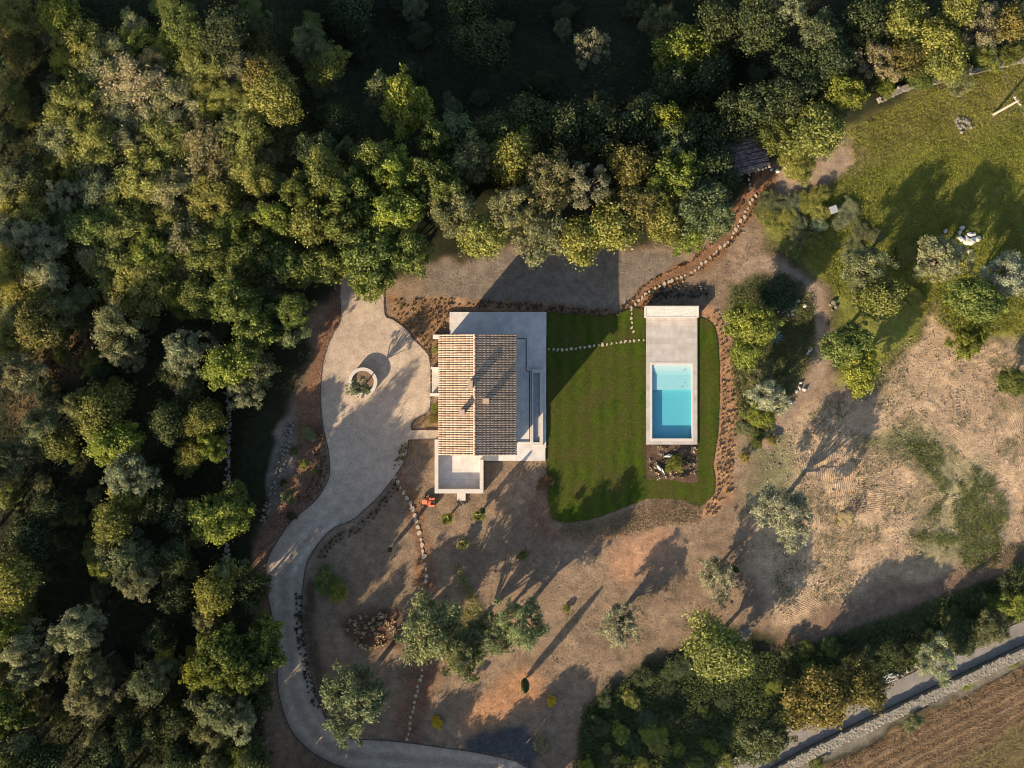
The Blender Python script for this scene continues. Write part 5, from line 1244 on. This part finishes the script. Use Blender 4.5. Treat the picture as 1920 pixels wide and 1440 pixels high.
# ------------------------------------------------------------------ wording for the woodland: each tree told apart by its neighbours
def ordinal_dir(dx, dy):
    a = math.degrees(math.atan2(-dy, dx)) % 360
    return ['right of', 'up and right of', 'above', 'up and left of', 'left of', 'down and left of', 'below', 'down and right of'][int((a + 22.5) // 45) % 8]
SHORT = dict(lime='lime-green', oak='mid-green', dark='dark green', yg='yellow-green', sage='sage-green', silver='silvery', olive='grey-green', amber='amber', tan='tan', blue='blue-green', twig='twiggy', carob='open-crowned')
ZN = {'upper-left wood': 'upper-left wood', 'west wood': 'west wood', 'lower-left wood': 'lower-left wood', 'shaded north hollow': 'north hollow', 'tree belt north of the house': 'house tree belt', 'upper-right wood': 'upper-right wood', 'lower-right scrub': 'lower-right scrub', 'field on the right': 'right-hand field', None: 'wood outside the frame'}
for (t, px, py, r, kind, shrub, label, h) in allt:
    if label is not None: continue
    me_ = (('small low ' if r < 22 else 'wide low ' if r > 27 else 'low ') if shrub else ('tall ' if h > 8.2 else ('small ' if r < 40 else ('broad ' if r > 50 else '')))) + SHORT[kind] + (' shrub' if shrub else {'oak': ' oak', 'silver': ' olive', 'olive': ' olive'}.get(kind, ' tree'))
    nb = sorted((a for a in allt if a[0] is not t), key=lambda a: math.hypot(a[1] - px, a[2] - py))[:7]
    def nm_(a): return SHORT[a[4]] + (' shrub' if a[5] else {'oak': ' oak', 'silver': ' olive', 'olive': ' olive'}.get(a[4], ' tree'))
    z_ = ZN[zone(px, py)]
    cand = [f'{me_} just {ordinal_dir(px - a[1], py - a[2])} a {nm_(a)} in the {z_}' for a in nb[:3]]
    cand += [f'{me_} {ordinal_dir(px - a[1], py - a[2])} a {nm_(a)} and {ordinal_dir(px - b_[1], py - b_[2])} a {nm_(b_)}' for a in nb[:5] for b_ in nb[:6] if a is not b_]
    cand += [f'{me_} {ordinal_dir(px - a[1], py - a[2])} a nearby {nm_(a)} in the {z_}' for a in nb[3:]]
    cand = [c.replace(' a amber', ' an amber').replace(' a open', ' an open') for c in cand]
    lb = next((c for c in cand if c not in used and len(c.split()) <= 16), None)
    if lb is None: lb = min(cand, key=lambda c: len(c.split()))
    used.add(lb); t['label'] = lb

# ------------------------------------------------------------------ clods and stones lying on the earth
def clods(name, label, poly, n, smin, smax, mat, seed, avoid=(), thr=None):
    r = np.random.default_rng(seed); xs = [p[0] for p in poly]; ys = [p[1] for p in poly]
    x = r.uniform(min(xs), max(xs), n * 4); y = r.uniform(min(ys), max(ys), n * 4); k = inpoly(x, y, poly)
    if thr is not None: k &= fbm(x / K, y / K + seed, 3.5, 3) > thr
    for a in avoid: k &= ~inpoly(x, y, a)
    x = x[k][:n]; y = y[k][:n]; n = len(x)
    X = (x - 960) / K; Y = (720 - y) / K; s = smin + (smax - smin) * r.random(n) ** 3
    o8 = np.array([(1, 0, 0), (-1, 0, 0), (0, 1, 0), (0, -1, 0), (0, 0, 1), (0, 0, -1)], float)
    f8 = np.array([(0, 2, 4), (2, 1, 4), (1, 3, 4), (3, 0, 4), (2, 0, 5), (1, 2, 5), (3, 1, 5), (0, 3, 5)])
    V = o8[None] * s[:, None, None] * r.uniform(.6, 1.3, (n, 6, 1)); V[:, :, 2] *= .75
    a = r.uniform(0, 6.28, n); ca, sa = np.cos(a)[:, None], np.sin(a)[:, None]
    V = np.stack([V[:, :, 0] * ca - V[:, :, 1] * sa, V[:, :, 0] * sa + V[:, :, 1] * ca, V[:, :, 2]], 2)
    V += np.stack([X, Y, ground_z(X, Y) + .02 + s * .2], 1)[:, None, :]
    F = (f8[None] + (np.arange(n) * 6)[:, None, None]).ravel()
    tone = np.repeat(r.random(n), 6)
    o = link(name, mesh_np(name, V.reshape(-1, 3), 3, F, mat, tone)); return tag(o, label, None, None, 'stuff')
MCLOD = simple('earth_clod', (.22, .16, .11), .4, .8, .95, 0)
MCLOD2 = simple('pale_clod', (.27, .205, .14), .5, .8, .95, 0)
MCLOD3 = simple('dark_clod', (.12, .08, .047), .5, .8, .95, 0)
HOUSE = [(800,555),(1325,555),(1325,935),(1020,935),(1020,866),(910,866),(910,930),(810,930)]
clods('field_clods', 'pale clods and stones strewn over the raked field', [(1440,830),(1560,745),(1760,590),(1930,620),(1930,1060),(1640,1090),(1470,1180),(1430,960)], 6500, .02, .11, MCLOD2, 31, thr=.44)
clods('earth_clods', 'small clods strewn over the bare earth of the garden', EST, 12000, .02, .07, MCLOD, 32, (DRIVE, LAWN, HOUSE))
clods('stubble_clods', 'turned clods on the ploughed field at the lower right', [(1480,1480),(1560,1436),(1700,1366),(1930,1242),(1930,1480)], 8000, .03, .12, MCLOD3, 33)
clods('bank_stones', 'loose stones on the red bank and under the wood edge', [(540,780),(600,760),(612,880),(560,950),(500,1040),(490,1200),(475,1100),(500,960)], 900, .03, .13, MCLOD, 34)

# gravel spilling over the edges of the drive
def edge_gravel():
    r = np.random.default_rng(77); X = []; Y = []
    for ln in (DRIVE_L, DRIVE_R, DRIVE_R2):
        q = smooth_line(ln, n=6)
        for a, b in zip(q, q[1:]):
            L_ = (b - a).length; m_ = int(L_ * 3.2); u = r.random(m_); d = (b - a) / L_; o = r.normal(0, 3.2, m_)
            X += list(a.x + d.x * L_ * u - d.y * o); Y += list(a.y + d.y * L_ * u + d.x * o)
    return list(zip(X, Y))
eg = edge_gravel(); r = np.random.default_rng(78); n = len(eg)
s = r.uniform(.015, .05, n); o8 = np.array([(1, 0, 0), (-.5, .87, 0), (-.5, -.87, 0), (0, 0, .8)])
V = o8[None] * s[:, None, None] * r.uniform(.7, 1.3, (n, 4, 1)); V += np.array([((x - 960) / K, (720 - y) / K, .035) for x, y in eg])[:, None, :]
F = (np.array([(0, 1, 3), (1, 2, 3), (2, 0, 3)])[None] + (np.arange(n) * 4)[:, None, None]).ravel()
o = link('edge_gravel', mesh_np('edge_gravel', V.reshape(-1, 3), 3, F, simple('loose_gravel', (.32, .25, .19), .4, .9, .9, 0))); tag(o, 'loose gravel spilling over the edges of the drive', None, None, 'stuff')
